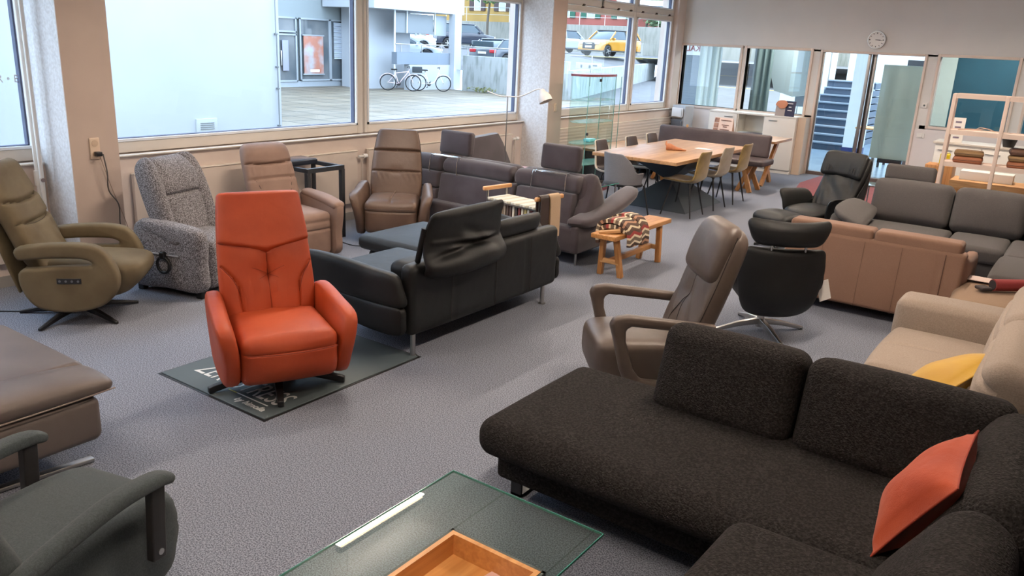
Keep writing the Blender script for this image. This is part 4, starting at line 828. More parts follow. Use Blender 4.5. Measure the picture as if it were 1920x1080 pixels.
# ------------------------------------------------------------ taupe leather recliner with open arms (centre right)
def taupe():
    t = thing('recliner', 'dark taupe leather recliner with open loop arms behind the black boucle sofa', 'armchair', (-1.93, 4.37, 0), -49)
    MB().pad([(-.42, .22), (-.44, .38), (-.40, .46), (-.2, .475), (.12, .46), (.2, .38), (.12, .25), (-.1, .18), (-.3, .16)], .26, p=6, nr=9, sm=5).obj('seat', TAUPEL, t)
    P = [(0, .10, .36, .25, .08), (0, .17, .52, .26, .09), (0, .25, .74, .26, .09), (0, .33, .98, .25, .085), (0, .38, 1.12, .22, .07)]
    def db(S, a):
        r2 = np.sqrt((a*.26)**2+((S-.42)*.85)**2)
        return g1(a, 0, .03, .01)*(S < .66)-.02*np.exp(-(r2/.07)**2)+.004*np.sin(a*12+S*20)
    MB().loft(P, ns=50, nv=56, e=2.9, cap=.08, disp=db).obj('backrest', TAUPEL, t)
    seams(P, [[(.1, -.3), (.3, -.12), (.42, 0), (.62, 0)], [(.1, .3), (.3, .12), (.42, 0)]], SEAM_D, t, 2.9, db, r=.002)
    for s_ in (-1, 1): seams(P, [[(.05, s_*.97), (.5, s_*.97), (.95, s_*.96)]], SEAM_D, t, 2.9, None, r=.0025)
    P2 = [(0, .215, .80, .235, .065), (0, .26, .93, .24, .085), (0, .31, 1.06, .23, .085), (0, .36, 1.14, .20, .06)]
    MB().loft(P2, ns=22, nv=40, e=2.8, cap=.06).obj('headrest', TAUPEL, t)
    for s in (-1, 1):
        pr = [(.24, .60), (-.28, .655), (-.36, .645), (-.385, .60), (-.36, .52), (-.31, .33), (-.27, .24), (-.1, .20), (.1, .19), (.2, .2), (.2, .24), (.0, .245), (-.18, .265), (-.23, .33), (-.285, .50), (-.29, .57), (-.26, .59), (.2, .545)]
        MB().prism(pr, s*.275, s*.34).obj('armrest', TAUPEL, t, bevel=.02, angle=60)
    star(t, .30, 5, STEEL, 0, top=.22)
    MB().rbox(-.2, .2, -.2, .15, .16, .22, r=.02).obj('underframe', DARKM, t)
    return t
taupe()
# ------------------------------------------------------------ black leather recliner seen from behind
def blackrec():
    t = thing('recliner', 'black leather recliner seen from behind on a polished steel star base', 'armchair', (-1.87, 6.15, 0), 213)
    star(t, .37, 4, STEEL, 12, hub=.03, top=.30, h0=.10, h1=.03, w=.045)
    for a in (12, 102, 192, 282): MB().cyl((.35*math.cos(R(a)), .35*math.sin(R(a)), 0), (.35*math.cos(R(a)), .35*math.sin(R(a)), .012), .016).obj('glide', BLACKP, t)
    def bow(V):
        V = V.copy(); V[:, 1] -= .35*np.abs(V[:, 0])**2*2.2; return V
    P = [(0, .10, .24, .15, .05), (0, .27, .25, .21, .05), (0, .385, .35, .275, .055), (0, .41, .56, .315, .055), (0, .43, .70, .30, .05), (0, .44, .765, .285, .045)]
    MB().loft(P, ns=34, nv=44, e=2.6, cap=.04, fn=bow, disp=lambda S, a: g1(a, .3, .02, .0)).obj('back_shell', BLACKL, t)
    def wing(V):
        V = V.copy(); V[:, 1] -= .9*np.abs(V[:, 0])**2; V[:, 2] += .06*np.abs(V[:, 0])*np.clip((V[:, 2]-.88)/.1, 0, 1); return V
    MB().loft([(0, .45, .785, .235, .05), (0, .455, .85, .265, .07), (0, .465, .91, .29, .065), (0, .47, .965, .305, .04)], ns=20, nv=44, e=3.4, cap=.05, fn=wing).obj('headrest', BLACKL, t)
    MB().cyl((-.12, .44, .74), (-.12, .46, .82), .01).cyl((.12, .44, .74), (.12, .46, .82), .01).obj('headrest_stem', STEEL, t)
    MB().rbox(-.25, .25, -.32, .30, .30, .45, r=.05, n=(6, 6, 3), puff=(0, 0, .03)).obj('seat', BLACKL, t)
    for s in (-1, 1):
        MB().pad([(-.3, .42), (-.33, .54), (-.2, .60), (.1, .60), (.28, .55), (.25, .42), (0, .38)], .04, p=3, nr=6, at=s*.32).obj('armrest', BLACKL, t)
    g = MB().add([(0, 0, 0), (.10, .0, 0), (.10, .02, -.15), (0, .02, -.15), (0, .003, 0), (.10, .003, 0), (.10, .023, -.15), (0, .023, -.15)], [(0, 1, 2, 3), (4, 7, 6, 5), (0, 4, 5, 1), (1, 5, 6, 2), (2, 6, 7, 3), (3, 7, 4, 0)], XF((-.40, .20, .50), rz=20, ry=14))
    g.obj('price_tag', WHITE, t, smooth=False)
    return t
blackrec()
# ------------------------------------------------------------ far black lounge chair and footstool
def farblack():
    t = thing('lounge_chair', 'black leather lounge chair with a ruched headrest near the sliding door', 'armchair', (-2.42, 9.78, 0), -24)
    star(t, .33, 5, DARKM, 0, top=.3)
    MB().pad([(-.42, .30), (-.44, .40), (-.2, .44), (.1, .42), (.15, .33), (-.1, .26)], .25, p=5, nr=7, sm=5).obj('seat', BLACKL, t)
    P = [(0, .05, .36, .23, .05), (0, .13, .50, .255, .06), (0, .24, .70, .27, .06), (0, .32, .88, .28, .06), (0, .36, 1.0, .27, .045)]
    def db(S, a): return .012*np.sin(a*6+S*16)*np.exp(-((S-.4)/.2)**2)+.006*np.sin(a*20+S*11)
    MB().loft(P, ns=34, nv=56, e=3, cap=.05, disp=db).obj('backrest', BLACKL, t)
    def wing(V): V = V.copy(); V[:, 1] -= .6*np.abs(V[:, 0])**2; return V
    MB().loft([(0, .22, .76, .275, .045), (0, .27, .88, .285, .065), (0, .31, .99, .285, .06), (0, .335, 1.04, .26, .035)], ns=18, nv=72, e=2.8, cap=.04, fn=wing, disp=lambda S, a: .006*np.sin(a*44)*np.exp(-((S-.25)/.3)**2)).obj('headrest', BLACKL, t)
    for s in (-1, 1):
        def fl(V, s=s): V = V.copy(); V[:, 0] += s*.08*np.clip((V[:, 2]-.35)/.25, 0, 1.3)**2; return V
        MB().pad([(-.30, .32), (-.36, .46), (-.36, .58), (-.15, .585), (.1, .56), (.16, .42), (.05, .30)], .035, p=3, nr=6, at=s*.30, fn=fl).obj('armrest', BLACKL, t)
        MB().pad([(-.2, .28), (-.1, .40), (.1, .44), (.3, .70), (.36, .9), (.34, .6), (.26, .36), (.1, .24)], .02, p=4, nr=4, at=s*.27).obj('side_shell', mat('black_shell', (22, 22, 24), .3), t)
    f = thing('footstool', 'black leather footstool in front of the black lounge chair', 'footstool', (-2.72, 9.12, 0), -24)
    star(f, .24, 4, DARKM, 45, top=.26)
    MB().rbox(-.24, .24, -.2, .2, .27, .39, r=.055, n=(10, 8, 2), k=3, puff=(.0, .02, .03), disp=lambda Q, U: Q+np.stack([0*U[:, 0], 0*U[:, 0], np.where(U[:, 2] > .5, -.02*np.exp(-(U[:, 0]**2+U[:, 1]**2)/.02), 0)], 1)).obj('seat_pad', BLACKL, f)
farblack()
# ------------------------------------------------------------ greige lounger (left edge)
t = thing('sofa_lounger', 'greige leather lounger with a flat steel foot at the left edge', 'sofa', (-4.15, 1.2, 0), 0)
MB().rbox(-.58, .50, -.7, .63, .14, .37, r=.045, n=(6, 10, 3), k=3, puff=(.01, .01, 0)).obj('base', LOUNGE, t)
MB().rbox(-.62, .25, -.72, .70, .36, .46, r=.045, n=(10, 14, 2), k=3, puff=(0, 0, .02)).obj('seat_cushion', LOUNGE, t)
MB().loft([(.36, -.72, .41, .155, .055), (.36, -.2, .425, .165, .06), (.36, .4, .425, .165, .06), (.37, .70, .415, .15, .045)], ns=22, nv=36, e=2.6, cap=.05).obj('front_roll', LOUNGE, t)
MB().tube([(.527, -.7, .405), (.537, -.2, .40), (.537, .4, .40), (.52, .69, .40)], .004, 6, smooth=4).obj('piping', mat('greige_piping', (142, 126, 118), .5), t)
MB().beam((.41, .60, .014), (.30, -.55, .02), .045, .02, r=.005).beam((.32, .02, .02), (-.4, .02, .02), .045, .02, r=.005).obj('flat_foot', STEEL, t)
MB().cyl((.05, .1, .03), (.05, .1, .15), .05).obj('column', STEEL, t)
# ------------------------------------------------------------ slate armchair (bottom left)
def slate():
    t = thing('armchair', 'slate grey fabric armchair with dark wooden arm posts at the bottom left corner', 'armchair', (-2.64, 1.0, 0), 192)
    MB().pad([(-.44, .28), (-.47, .39), (-.41, .455), (-.15, .47), (.16, .43), (.25, .36), (.2, .24), (-.1, .2)], .262, p=7, nr=9, sm=5).obj('seat', GREYF, t)
    MB().pad([(-.39, .13), (-.46, .24), (-.46, .35), (-.25, .37), (.1, .34), (.2, .25), (.1, .14), (-.1, .1)], .258, p=8, nr=7, sm=5).obj('seat_base', GREYF, t)
    P = [(0, .16, .36, .25, .07), (0, .20, .50, .26, .08), (0, .30, .74, .26, .075), (0, .42, 1.0, .25, .06)]
    MB().loft(P, ns=30, nv=40, e=3.2, cap=.06, disp=lambda S, a: g1(a, 0, .03, .008)).obj('backrest', GREYF, t)
    BW = wood('black_wood', (30, 28, 28), (40, 37, 36), 1, 'z')
    for s in (-1, 1):
        o = MB().loft([(s*.315, -.36, .575, .030, .018), (s*.315, -.29, .60, .038, .026), (s*.315, -.12, .60, .038, .028), (s*.31, .1, .555, .036, .028), (s*.30, .26, .50, .034, .026)], ns=20, nv=20, e=2.8, cap=.02).obj('armrest', GREYF, t)
        MB().beam((s*.315, -.29, .61), (s*.315, -.27, .30), .035, .06, up=(0, 1, 0), r=.006).obj('post', BW, o)
        MB().cyl((s*.30, -.275, .33), (s*.335, -.275, .33), .012).obj('bolt', STEEL, o)
    star(t, .33, 5, DARKM, 20, top=.14)
slate()
# ============================================================ SOFAS
def pil(t, name, m, x0, x1, y0, y1, z0, z1, r=.06, puff=(0, 0, .02), n=8, rot=None, piv=None, disp=None, fn=None):
    b = MB(); M = None
    if rot:
        p = Vector(piv or ((x0+x1)/2, (y0+y1)/2, z0)); M = Matrix.Translation(p) @ XF(rx=rot[0], ry=rot[1], rz=rot[2]) @ Matrix.Translation(-p)
    b.rbox(x0, x1, y0, y1, z0, z1, r=r, n=n, k=3, puff=puff, M=M, disp=disp, fn=fn); return b.obj(name, m, t)
def seamx(c, w=.03, d=.012, face=2):
    def f(Q, U):
        Q = Q.copy(); s = np.sign(U[:, face]); Q[:, face] -= np.where(np.abs(U[:, face]) > .85, s*d*np.exp(-((U[:, 0]-c)/w)**2), 0); return Q
    return f
# ------------------------------------------------------------ black leather sofa (world axes, origin at rear middle)
t = thing('sofa', 'black leather sofa seen from behind with one raised wrinkled headrest', 'sofa', (-3.95, 4.74, 0), 0)
pil(t, 'base', BLACKL, -.42, .35, -.88, .88, .17, .36, .04, (.01, 0, 0), 6)
def bks(Q, U):
    Q = Q.copy()
    for c in (0.02, .48, -.5): Q[:, 0] -= np.where(U[:, 0] > .8, .006*np.exp(-((U[:, 1]-c)/.012)**2), 0)
    Q[:, 2] -= .03*np.clip(-U[:, 1]-.75, 0, 1)*(U[:, 2] > .5); return Q
pil(t, 'back_panel', BLACKL, .36, .485, -.90, .90, .16, .655, .045, (.008, 0, .01), (3, 60, 8), disp=bks)
pil(t, 'seat_cushion', BLACKL, -.48, .34, -.86, -.01, .35, .47, .05, (0, 0, .02), 8)
pil(t, 'chaise_cushion', BLACKL, -.98, .34, .01, .86, .35, .47, .05, (0, 0, .025), 10)
pil(t, 'chaise_base', BLACKL, -.90, -.40, .06, .80, .17, .35, .04, (0, 0, 0), 4)
pil(t, 'back_cushion', BLACKL, .16, .38, -.80, -.01, .46, .62, .06, (.02, 0, .02), 8)
pil(t, 'back_cushion', BLACKL, .16, .38, .01, .84, .46, .68, .06, (.02, 0, .02), 8)
def fold(S, a):
    z = .035*np.exp(-((S-.17)/.09)**2)-.022*np.exp(-((S-.36-.10*a)/.05)**2)+.016*np.exp(-((S-.50+.06*a)/.04)**2)*(np.abs(a) < .9)
    z += .016*np.sin(S*26+a*5)*np.exp(-((S-.42)/.2)**2)*np.exp(-((a-.1)/.6)**2)-.018*np.exp(-(((a-.25+(S-.5)*1.6)/.10)**2))*np.exp(-((S-.5)/.2)**2); return z
hd = MB().loft([(.50, -.40, .56, .40, .055), (.545, -.40, .64, .425, .07), (.51, -.40, .74, .42, .055), (.515, -.40, .88, .41, .05), (.56, -.40, 1.005, .39, .04)][::1], ns=46, nv=84, e=2.6, side=(0, 1, 0), cap=.04, disp=fold)
hd.obj('raised_headrest', BLACKL, t)
for y_ in (.02, .48, -.5): MB().tube([(.493, y_, .18), (.497, y_, .4), (.494, y_, .63)], .002, 5).obj('seam', SEAM_D, t)
MB().tube([(.43, -.79, .66), (.47, -.81, .76), (.50, -.805, .9)], .02, 8, smooth=4).obj('headrest_edge', BLACKL, t)
MB().loft([(.40, .36, .655, .31, .05), (.415, .36, .73, .315, .055), (.44, .36, .80, .30, .04)], ns=14, nv=44, e=3, side=(0, 1, 0), cap=.04).obj('low_headrest', BLACKL, t)
for s in (-1, 1):
    def fl(V, s=s):
        V = V.copy(); z = np.clip((V[:, 2]-.36)/.25, -.5, 1.2); f = np.clip((.2-V[:, 0])/.7, 0, 1); V[:, 1] += s*(.03+.07*z*f); V[:, 2] += .06*f*(V[:, 2]-.3)/.3; return V
    o = MB().pad([(-.50, .50), (-.46, .57), (-.2, .60), (.2, .60), (.38, .585), (.44, .50), (.46, .38), (.2, .36), (-.15, .355), (-.38, .37)], .055, p=3.4, nr=8, plane='xz', at=s*.92, fn=fl, sm=5).obj('armrest', BLACKL, t)
    MB().pad([(-.40, .37), (-.1, .375), (.25, .375), (.44, .37), (.465, .28), (.44, .18), (.2, .165), (-.05, .19), (-.25, .24), (-.38, .30)], .045, p=4, nr=7, plane='xz', at=s*.92, fn=fl, sm=5).obj('arm_lower', BLACKL, o)
for x, y in ((.44, -.84), (.44, .76), (-.36, -.80), (-.84, .7)):
    o = MB().cyl((x, y, .005), (x, y, .18), .018).obj('leg', STEEL, t); MB().cyl((x, y, 0), (x, y, .008), .03).obj('foot_plate', STEEL, o)
# ------------------------------------------------------------ aubergine corner sofa
t = thing('corner_sofa', 'aubergine microfibre corner sofa with two raised headrests seen from behind', 'sofa', (-5.15, 7.2, 0), 0)
pil(t, 'base', AUB, -1.30, 1.20, -.50, .45, .12, .38, .035, (0, 0, 0), 6)
pil(t, 'wing_base', AUB, -1.50, -.60, .44, 1.95, .12, .38, .035, (0, 0, 0), 6)
pil(t, 'seat_cushion', AUB, -.60, .28, -.1, .55, .37, .47, .04, (0, 0, .02)); pil(t, 'seat_cushion', AUB, .30, 1.18, -.1, .55, .37, .47, .04, (0, 0, .02))
pil(t, 'wing_cushion', AUB, -1.25, -.60, -.1, 1.9, .37, .47, .04, (0, 0, .02))
for nm, x0, x1, z0, z1 in (('back_panel', -1.24, -.70, .50, .67), ('back_panel', -1.24, -.70, .13, .49), ('back_panel', -.67, .33, .13, .67), ('back_panel', .36, 1.05, .13, .67)):
    b = MB().rbox(x0, x1, -.36, -.22, z0, z1, r=.02, n=(4, 2, 4), k=2, puff=(0, .006, .004), fn=lambda V: V+np.stack([0*V[:, 0], .18*(V[:, 2]-.4), 0*V[:, 0]], 1)); b.obj(nm, AUB, t)
for x0, x1, nm in ((-1.20, -.70, 'bolster'), (-.67, .26, 'bolster'), (.30, 1.08, 'bolster')):
    MB().loft([(x0, -.19, .745, .10, .09), ((x0+x1)/2, -.18, .75, .10, .095), (x1, -.19, .745, .10, .09)], ns=22, nv=32, e=2.3, side=(0, 1, 0), cap=.035, disp=lambda S, a: .004*np.sin(S*90)*(np.abs(S-.5) > .42)).obj(nm, AUB, t)
for x0, x1 in ((-.60, .28), (.30, 1.14)):
    MB().pad([(-.12, .44), (-.22, .60), (-.20, .78), (-.10, .85), (.0, .80), (.06, .62), (.10, .46)], (x1-x0)/2, p=9, nr=7, at=(x0+x1)/2, sm=5).obj('back_cushion', AUB, t)
MB().pad([(-.17, .13), (-.31, .42), (-.22, .62), (-.15, .84), (-.05, .84), (.08, .62), (.13, .42), (.1, .2)], .09, p=4, nr=6, at=1.12, sm=5).obj('end_cushion', AUB, t)
for x0, x1, ty in ((-.87, -.43, 7.08), (.50, .96, 7.08)):
    h = pil(t, 'headrest', AUB, x0, x1, -.12, -.02, .85, 1.11, .035, (0, .012, 0), 6, rot=(-6, 0, 0))
    g = MB()
    for dy in (-.30, -.25): g.tube([(x0+.04, dy+.0, .80), (x0+.04, dy+.02, .852), (x1-.02, dy+.02, .852), (x1-.02, dy, .80)], .006, 6)
    g.tube([(x0+.04, -.30, .80), (x0+.035, -.31, .70), (x0+.035, -.305, .64)], .005, 6); g.tube([(x1-.02, -.30, .80), (x1-.015, -.31, .70), (x1-.015, -.305, .64)], .005, 6)
    g.obj('headrest_bracket', CHROME, h)
# window-side wing: backrest, left end cheek and seat throw
b = MB().pad([(.40, .46), (.55, .86), (1.0, .90), (1.58, .93), (1.70, .80), (1.90, .50), (1.2, .44)], .07, p=6, nr=6, at=-1.33, sm=0).obj('wing_backrest', AUB, t)
AUBL = AUB
MB().pad([(-.36, .14), (-.36, .42), (-.28, .66), (-.30, .82), (-.18, .92), (-.04, .86), (0, .62), (.08, .4), (.05, .14)], .05, p=5, nr=6, at=-1.31, sm=4).obj('end_cheek', AUBL, t)
def arml(V): V = V.copy(); V[:, 2] += .20*np.clip((V[:, 1]+.4)/1.0, 0, 1)**1.3; return V
MB().pad([(1.10, -.46), (1.12, .2), (1.14, .62), (1.24, .66), (1.34, .5), (1.36, 0), (1.32, -.40), (1.22, -.50)], .065, p=3, nr=7, plane='xy', at=.43, fn=arml, sm=5).obj('armrest', AUB, t)
pil(t, 'arm_panel', AUB, 1.14, 1.24, -.50, .45, .12, .40, .03, (0.005, 0, 0), 4)
for x, y in ((1.2, -.44), (1.2, .38), (-1.25, -.42), (-1.4, 1.85), (-.66, 1.85), (.2, -.42)):
    MB().cyl((x, y, 0), (x, y, .125), .012).obj('leg', STEEL, t)
tag(MB().rbox(-6.02, -5.62, 8.1, 8.62, .49, .57, r=.035, n=6, k=3, puff=(0, 0, .025)).obj('seat_throw', mat('mauve_fabric', (178, 150, 158), .9, bump=.5, bs=300)), 'mauve pink cushion lying on the aubergine sofa by the window', 'cushion')
# ------------------------------------------------------------ tan sofa from behind
t = thing('sofa', 'tan fabric two seat sofa seen from behind beyond the black recliner', 'sofa', (-1.34, 7.55, 0), 0)
def lean(V): V = V.copy(); V[:, 1] += .12*(V[:, 2]-.1)*np.clip((.1-V[:, 1])/.4, 0, 1); return V
def tseam(Q, U):
    Q = Q.copy(); Q[:, 1] += np.where(U[:, 1] < -.8, .007*np.exp(-((U[:, 0]-.74)/.008)**2)+.003*(np.exp(-((U[:, 0]-.28)/.01)**2)+np.exp(-((U[:, 0]+.06)/.01)**2)+np.exp(-((U[:, 0]+.45)/.01)**2)), 0); return Q
pil(t, 'back_panel', TANF, -.70, .70, -.50, -.34, .09, .66, .03, (0, .008, 0), (80, 3, 8), disp=tseam, fn=lean)
pil(t, 'back_roll', TANF, -.69, -.004, -.41, -.20, .60, .735, .03, (0, .004, .006), 8); pil(t, 'back_roll', TANF, .004, .66, -.41, -.20, .60, .735, .03, (0, .004, .006), 8)
for x_ in (.56, .24, -.05, -.38): MB().tube([(x_, -.508+.12*(z_-.1), z_) for z_ in (.09, .3, .5, .64)], .0025 if x_ > .5 else .0014, 5).obj('seam', mat('tan_seam', (84, 58, 46), .8), t)
pil(t, 'base', TANF, -.64, .64, -.36, .40, .08, .32, .03, (0, 0, 0), 4)
pil(t, 'seat_cushion', TANF, -.60, -.005, -.2, .44, .31, .45, .05); pil(t, 'seat_cushion', TANF, .005, .60, -.2, .44, .31, .45, .05)
for s in (-1, 1): MB().pad([(-.44, .10), (-.42, .40), (-.38, .62), (-.2, .60), (.2, .56), (.42, .53), (.46, .40), (.40, .12), (0, .08)], .055, p=4, nr=7, at=s*.67, sm=4).obj('armrest', TANF, t)
for x in (-.6, .6):
    for y in (-.4, .34): MB().cyl((x, y, 0), (x, y, .09), .02).obj('leg', DARKM, t)
# ------------------------------------------------------------ graphite corner sofa
t = thing('corner_sofa', 'graphite grey fabric corner sofa with a separate headrest roll', 'sofa', (-1.0, 9.2, 0), 0)
pil(t, 'base', GRAPH, -.78, .60, -.50, .70, .13, .31, .03, (0, 0, 0), 4)
pil(t, 'seat_cushion', GRAPH, -.80, -.005, -.58, .12, .30, .45, .045, (0, .01, .02)); pil(t, 'seat_cushion', GRAPH, .005, .52, -.58, .12, .30, .45, .045, (0, .01, .02))
for x0, x1 in ((-.85, -.075), (-.065, .60)):
    pil(t, 'back_cushion', GRAPH, x0, x1, .10, .36, .43, .88, .07, (.0, .035, .015), 10, rot=(-15, 0, 0), piv=(0, .2, .43))
pil(t, 'back_cushion', GRAPH, .61, 1.4, .10, .36, .43, .88, .07, (.0, .035, .015), 10, rot=(-15, 0, 0), piv=(0, .2, .43))
pil(t, 'back_frame', GRAPH, -.82, 1.4, .40, .62, .13, .62, .03, (0, 0, 0), 4)
MB().loft([(-.83, .56, .955, .06, .05), (-.55, .57, .965, .065, .09), (-.28, .56, .955, .06, .05)], ns=20, nv=28, e=2.8, side=(0, 1, 0), cap=.02).obj('fake', GRAPH, t) if False else None
hr_ = pil(t, 'headrest', GRAPH, -.80, -.30, .36, .46, .84, 1.02, .04, (0, .01, 0), 6, rot=(-12, 0, 0)); MB().cyl((-.7, .4, .6), (-.7, .4, .86), .01).cyl((-.4, .4, .6), (-.4, .4, .86), .01).obj('headrest_stem', STEEL, hr_)
for z, dx, nm in ((.46, 0, 'armrest_lower'), (.57, .03, 'armrest_upper')):
    MB().pad([(-1.10+dx, -.30), (-1.06+dx, -.50), (-.80+dx, -.60), (-.76+dx, -.50), (-.76+dx, -.05), (-.82+dx, .04), (-1.02+dx, .02)], .05, p=3.4, nr=7, plane='xy', at=z, sm=3, fn=lambda V: V+np.stack([0*V[:, 0], 0*V[:, 0], (-.30)*(V[:, 0]+.9)+.18*(V[:, 1]+.2)], 1)).obj(nm, GRAPH, t)
pil(t, 'wing_base', GRAPH, .55, 1.45, -1.70, .10, .13, .31, .03, (0, 0, 0), 4)
pil(t, 'wing_cushion', GRAPH, .525, 1.40, -.80, .10, .30, .46, .05, (0.01, 0, .02)); pil(t, 'wing_cushion', GRAPH, .50, 1.40, -1.78, -.82, .30, .47, .06, (0.01, .01, .02))
for x, y in ((-.72, -.44), (.46, -.44), (-.72, .6), (.62, -1.6), (1.35, -1.6), (1.35, .6)): MB().cyl((x, y, 0), (x, y, .135), .012).obj('leg', STEEL, t)
# ------------------------------------------------------------ oatmeal sofa
t = thing('sofa', 'oatmeal fabric sofa with piped back cushions holding the yellow cushion', 'sofa', (-.40, 4.80, 0), 0)
pil(t, 'base', BEIGEF, -.38, .50, -1.02, .98, .10, .31, .03, (0, 0, 0), 4)
for a, b_ in ((-1.0, -.12), (-.11, .76)):
    def sd(Q, U):
        Q = Q.copy(); Q[:, 2] -= np.where(U[:, 2] > .8, .010*np.exp(-((U[:, 1]-.0)/.03)**2), 0); return Q
    pil(t, 'seat_cushion', BEIGEF, -.42, .16, a, b_, .30, .455, .05, (.02, 0, .02), (10, 40, 4), disp=None if a < -.5 else sd)
pil(t, 'armrest', BEIGEF, -.44, .50, .77, 1.06, .12, .625, .05, (.01, .01, .015), 8)
def bc(Q, U):
    Q = Q.copy(); f = U[:, 0] < -.5
    for c in (.15, .62): Q[:, 0] += np.where(f, .028*np.exp(-((U[:, 2]-c+.15*(U[:, 1]**2))/.05)**2), 0)
    return Q
for a, b_ in ((-1.0, -.12), (-.11, .76)):
    pil(t, 'back_cushion', BEIGEF, .12, .36, a, b_, .43, .90, .08, (.03, 0, .015), (4, 14, 40), rot=(0, 13, 0), piv=(.2, 0, .43), disp=bc)
pil(t, 'back_frame', BEIGEF, .46, .62, -1.02, .98, .10, .72, .04, (0, 0, 0), 4)
for x in (-.32, .42):
    for y in (-.9, .9): MB().cyl((x, y, 0), (x, y, .105), .018).obj('leg', DARKM, t)
# throw cushions
def throw(name, label, m, size, T, M, n=18, seam=None):
    B = MB(); V = []; F = []
    for sg in (1, -1):
        off = len(V)
        for i in range(n+1):
            for j in range(n+1):
                u, v = -1+2*i/n, -1+2*j/n; h = T*((1-u*u)*(1-v*v))**.5*1.12*(1+.06*math.sin(5*u+3*v)*sg)
                V.append((size/2*u*(1-.09*(1-v*v)*abs(u)), size/2*v*(1-.09*(1-u*u)*abs(v)), sg*h))
        for i in range(n):
            for j in range(n):
                a = off+i*(n+1)+j; q = (a, a+n+1, a+n+2, a+1); F.append(q if sg > 0 else q[::-1])
    B.add(V, F, M); o = B.obj(name, m); 
    import bmesh
    b = bmesh.new(); b.from_mesh(o.data); bmesh.ops.remove_doubles(b, verts=b.verts, dist=1e-5); b.to_mesh(b and o.data); b.free(); o.data.shade_smooth()
    tag(o, label, 'cushion')
    E = MB().tube([tuple(M @ Vector((size/2*u*(1-.09*(1-v*v)*abs(u)), size/2*v*(1-.09*(1-u*u)*abs(v)), 0))) for u, v in [(-1, y) for y in np.linspace(-1, 1, 14)[:-1]]+[(x, 1) for x in np.linspace(-1, 1, 14)[:-1]]+[(1, y) for y in np.linspace(1, -1, 14)[:-1]]+[(x, -1) for x in np.linspace(1, -1, 14)[:-1]]], .0035, 6, closed=True)
    E.obj('piping', seam or m, o); return o
def basis(o, u, v):
    u = Vector(u).normalized(); v = Vector(v); v = (v-u*v.dot(u)).normalized(); w = u.cross(v); return Matrix(((u.x, v.x, w.x, o[0]), (u.y, v.y, w.y, o[1]), (u.z, v.z, w.z, o[2]), (0, 0, 0, 1)))
ORC = mat('orange_velvet', (182, 74, 34), .8, c2=(166, 62, 28), ns=5, nd=4, bump=.3, bs=300, bump2=.35, bs2=9, sheen=.1); YEC = mat('yellow_velvet', (196, 152, 40), .8, c2=(184, 138, 32), ns=5, bump=.3, bs=300, bump2=.2, bs2=9, sheen=.3)
throw('throw_cushion', 'orange velvet cushion leaning in the corner of the black boucle sofa', ORC, .42, .09, basis((-.235, 2.93, .655), (0, .99, .10), (.5, 0, .87)), seam=mat('orange_piping', (150, 52, 28), .7))
throw('throw_cushion', 'mustard yellow cushion leaning on the oatmeal sofa back', YEC, .42, .07, basis((-.35, 4.18, .66), (.50, .80, .32), (.45, -.8, .32)))
# ------------------------------------------------------------ boucle corner sofa
t = thing('corner_sofa', 'black boucle corner sofa with a long chaise in the right foreground', 'sofa', (-1.0, 3.2, 0), 0)
pil(t, 'base', BOUCLE, -.99, 1.05, -.40, .42, .12, .30, .03, (.005, .005, 0), 6)
def rs(Q, U):
    Q = Q.copy(); Q[:, 2] += .012*np.sin(3*U[:, 0]); return Q
pil(t, 'seat_cushion', BOUCLE, -1.04, .80, -.52, .42, .27, .455, .08, (.01, .02, .02), (16, 10, 4))
for x0, x1, dz in ((-.50, .165, 0), (.175, .98, .0)):
    pil(t, 'back_cushion', BOUCLE, x0, x1, .13, .40, .42, .86, .075, (0, .03, .01), (12, 5, 10), rot=(-17, 0, 0), piv=(0, .2, .42))
pil(t, 'back_frame', BOUCLE, .2, 1.25, .42, .60, .12, .60, .03, (0, 0, 0), 4)
pil(t, 'wing_base', BOUCLE, .24, 1.20, -2.2, -.40, .12, .30, .03, (0, 0, 0), 6)
pil(t, 'wing_cushion', BOUCLE, .20, .95, -2.25, -.56, .29, .50, .075, (.02, .015, .02), (10, 16, 4))
pil(t, 'wing_back_cushion', BOUCLE, .66, .88, -1.65, -.60, .44, .91, .10, (.03, .0, .01), (5, 12, 10), rot=(0, 31, 0), piv=(.74, 0, .44))
pil(t, 'wing_back_cushion', BOUCLE, .74, .98, -.58, .34, .44, .88, .10, (.03, .0, .01), (5, 12, 10), rot=(0, 27, 0), piv=(.82, 0, .44))
pil(t, 'wing_frame', BOUCLE, 1.02, 1.24, -2.2, .42, .12, .62, .03, (0, 0, 0), 4)
for x, y in ((-.93, -.28), (1.1, -2.0)):
    o = MB().beam((x, y-.02, 0), (x, y-.02, .125), .06, .012, up=(0, 1, 0)).beam((x, y+.55, 0), (x, y+.55, .125), .06, .012, up=(0, 1, 0)).beam((x, y-.026, .006), (x, y+.556, .006), .06, .012).obj('sled_foot', DARKM, t, smooth=False)
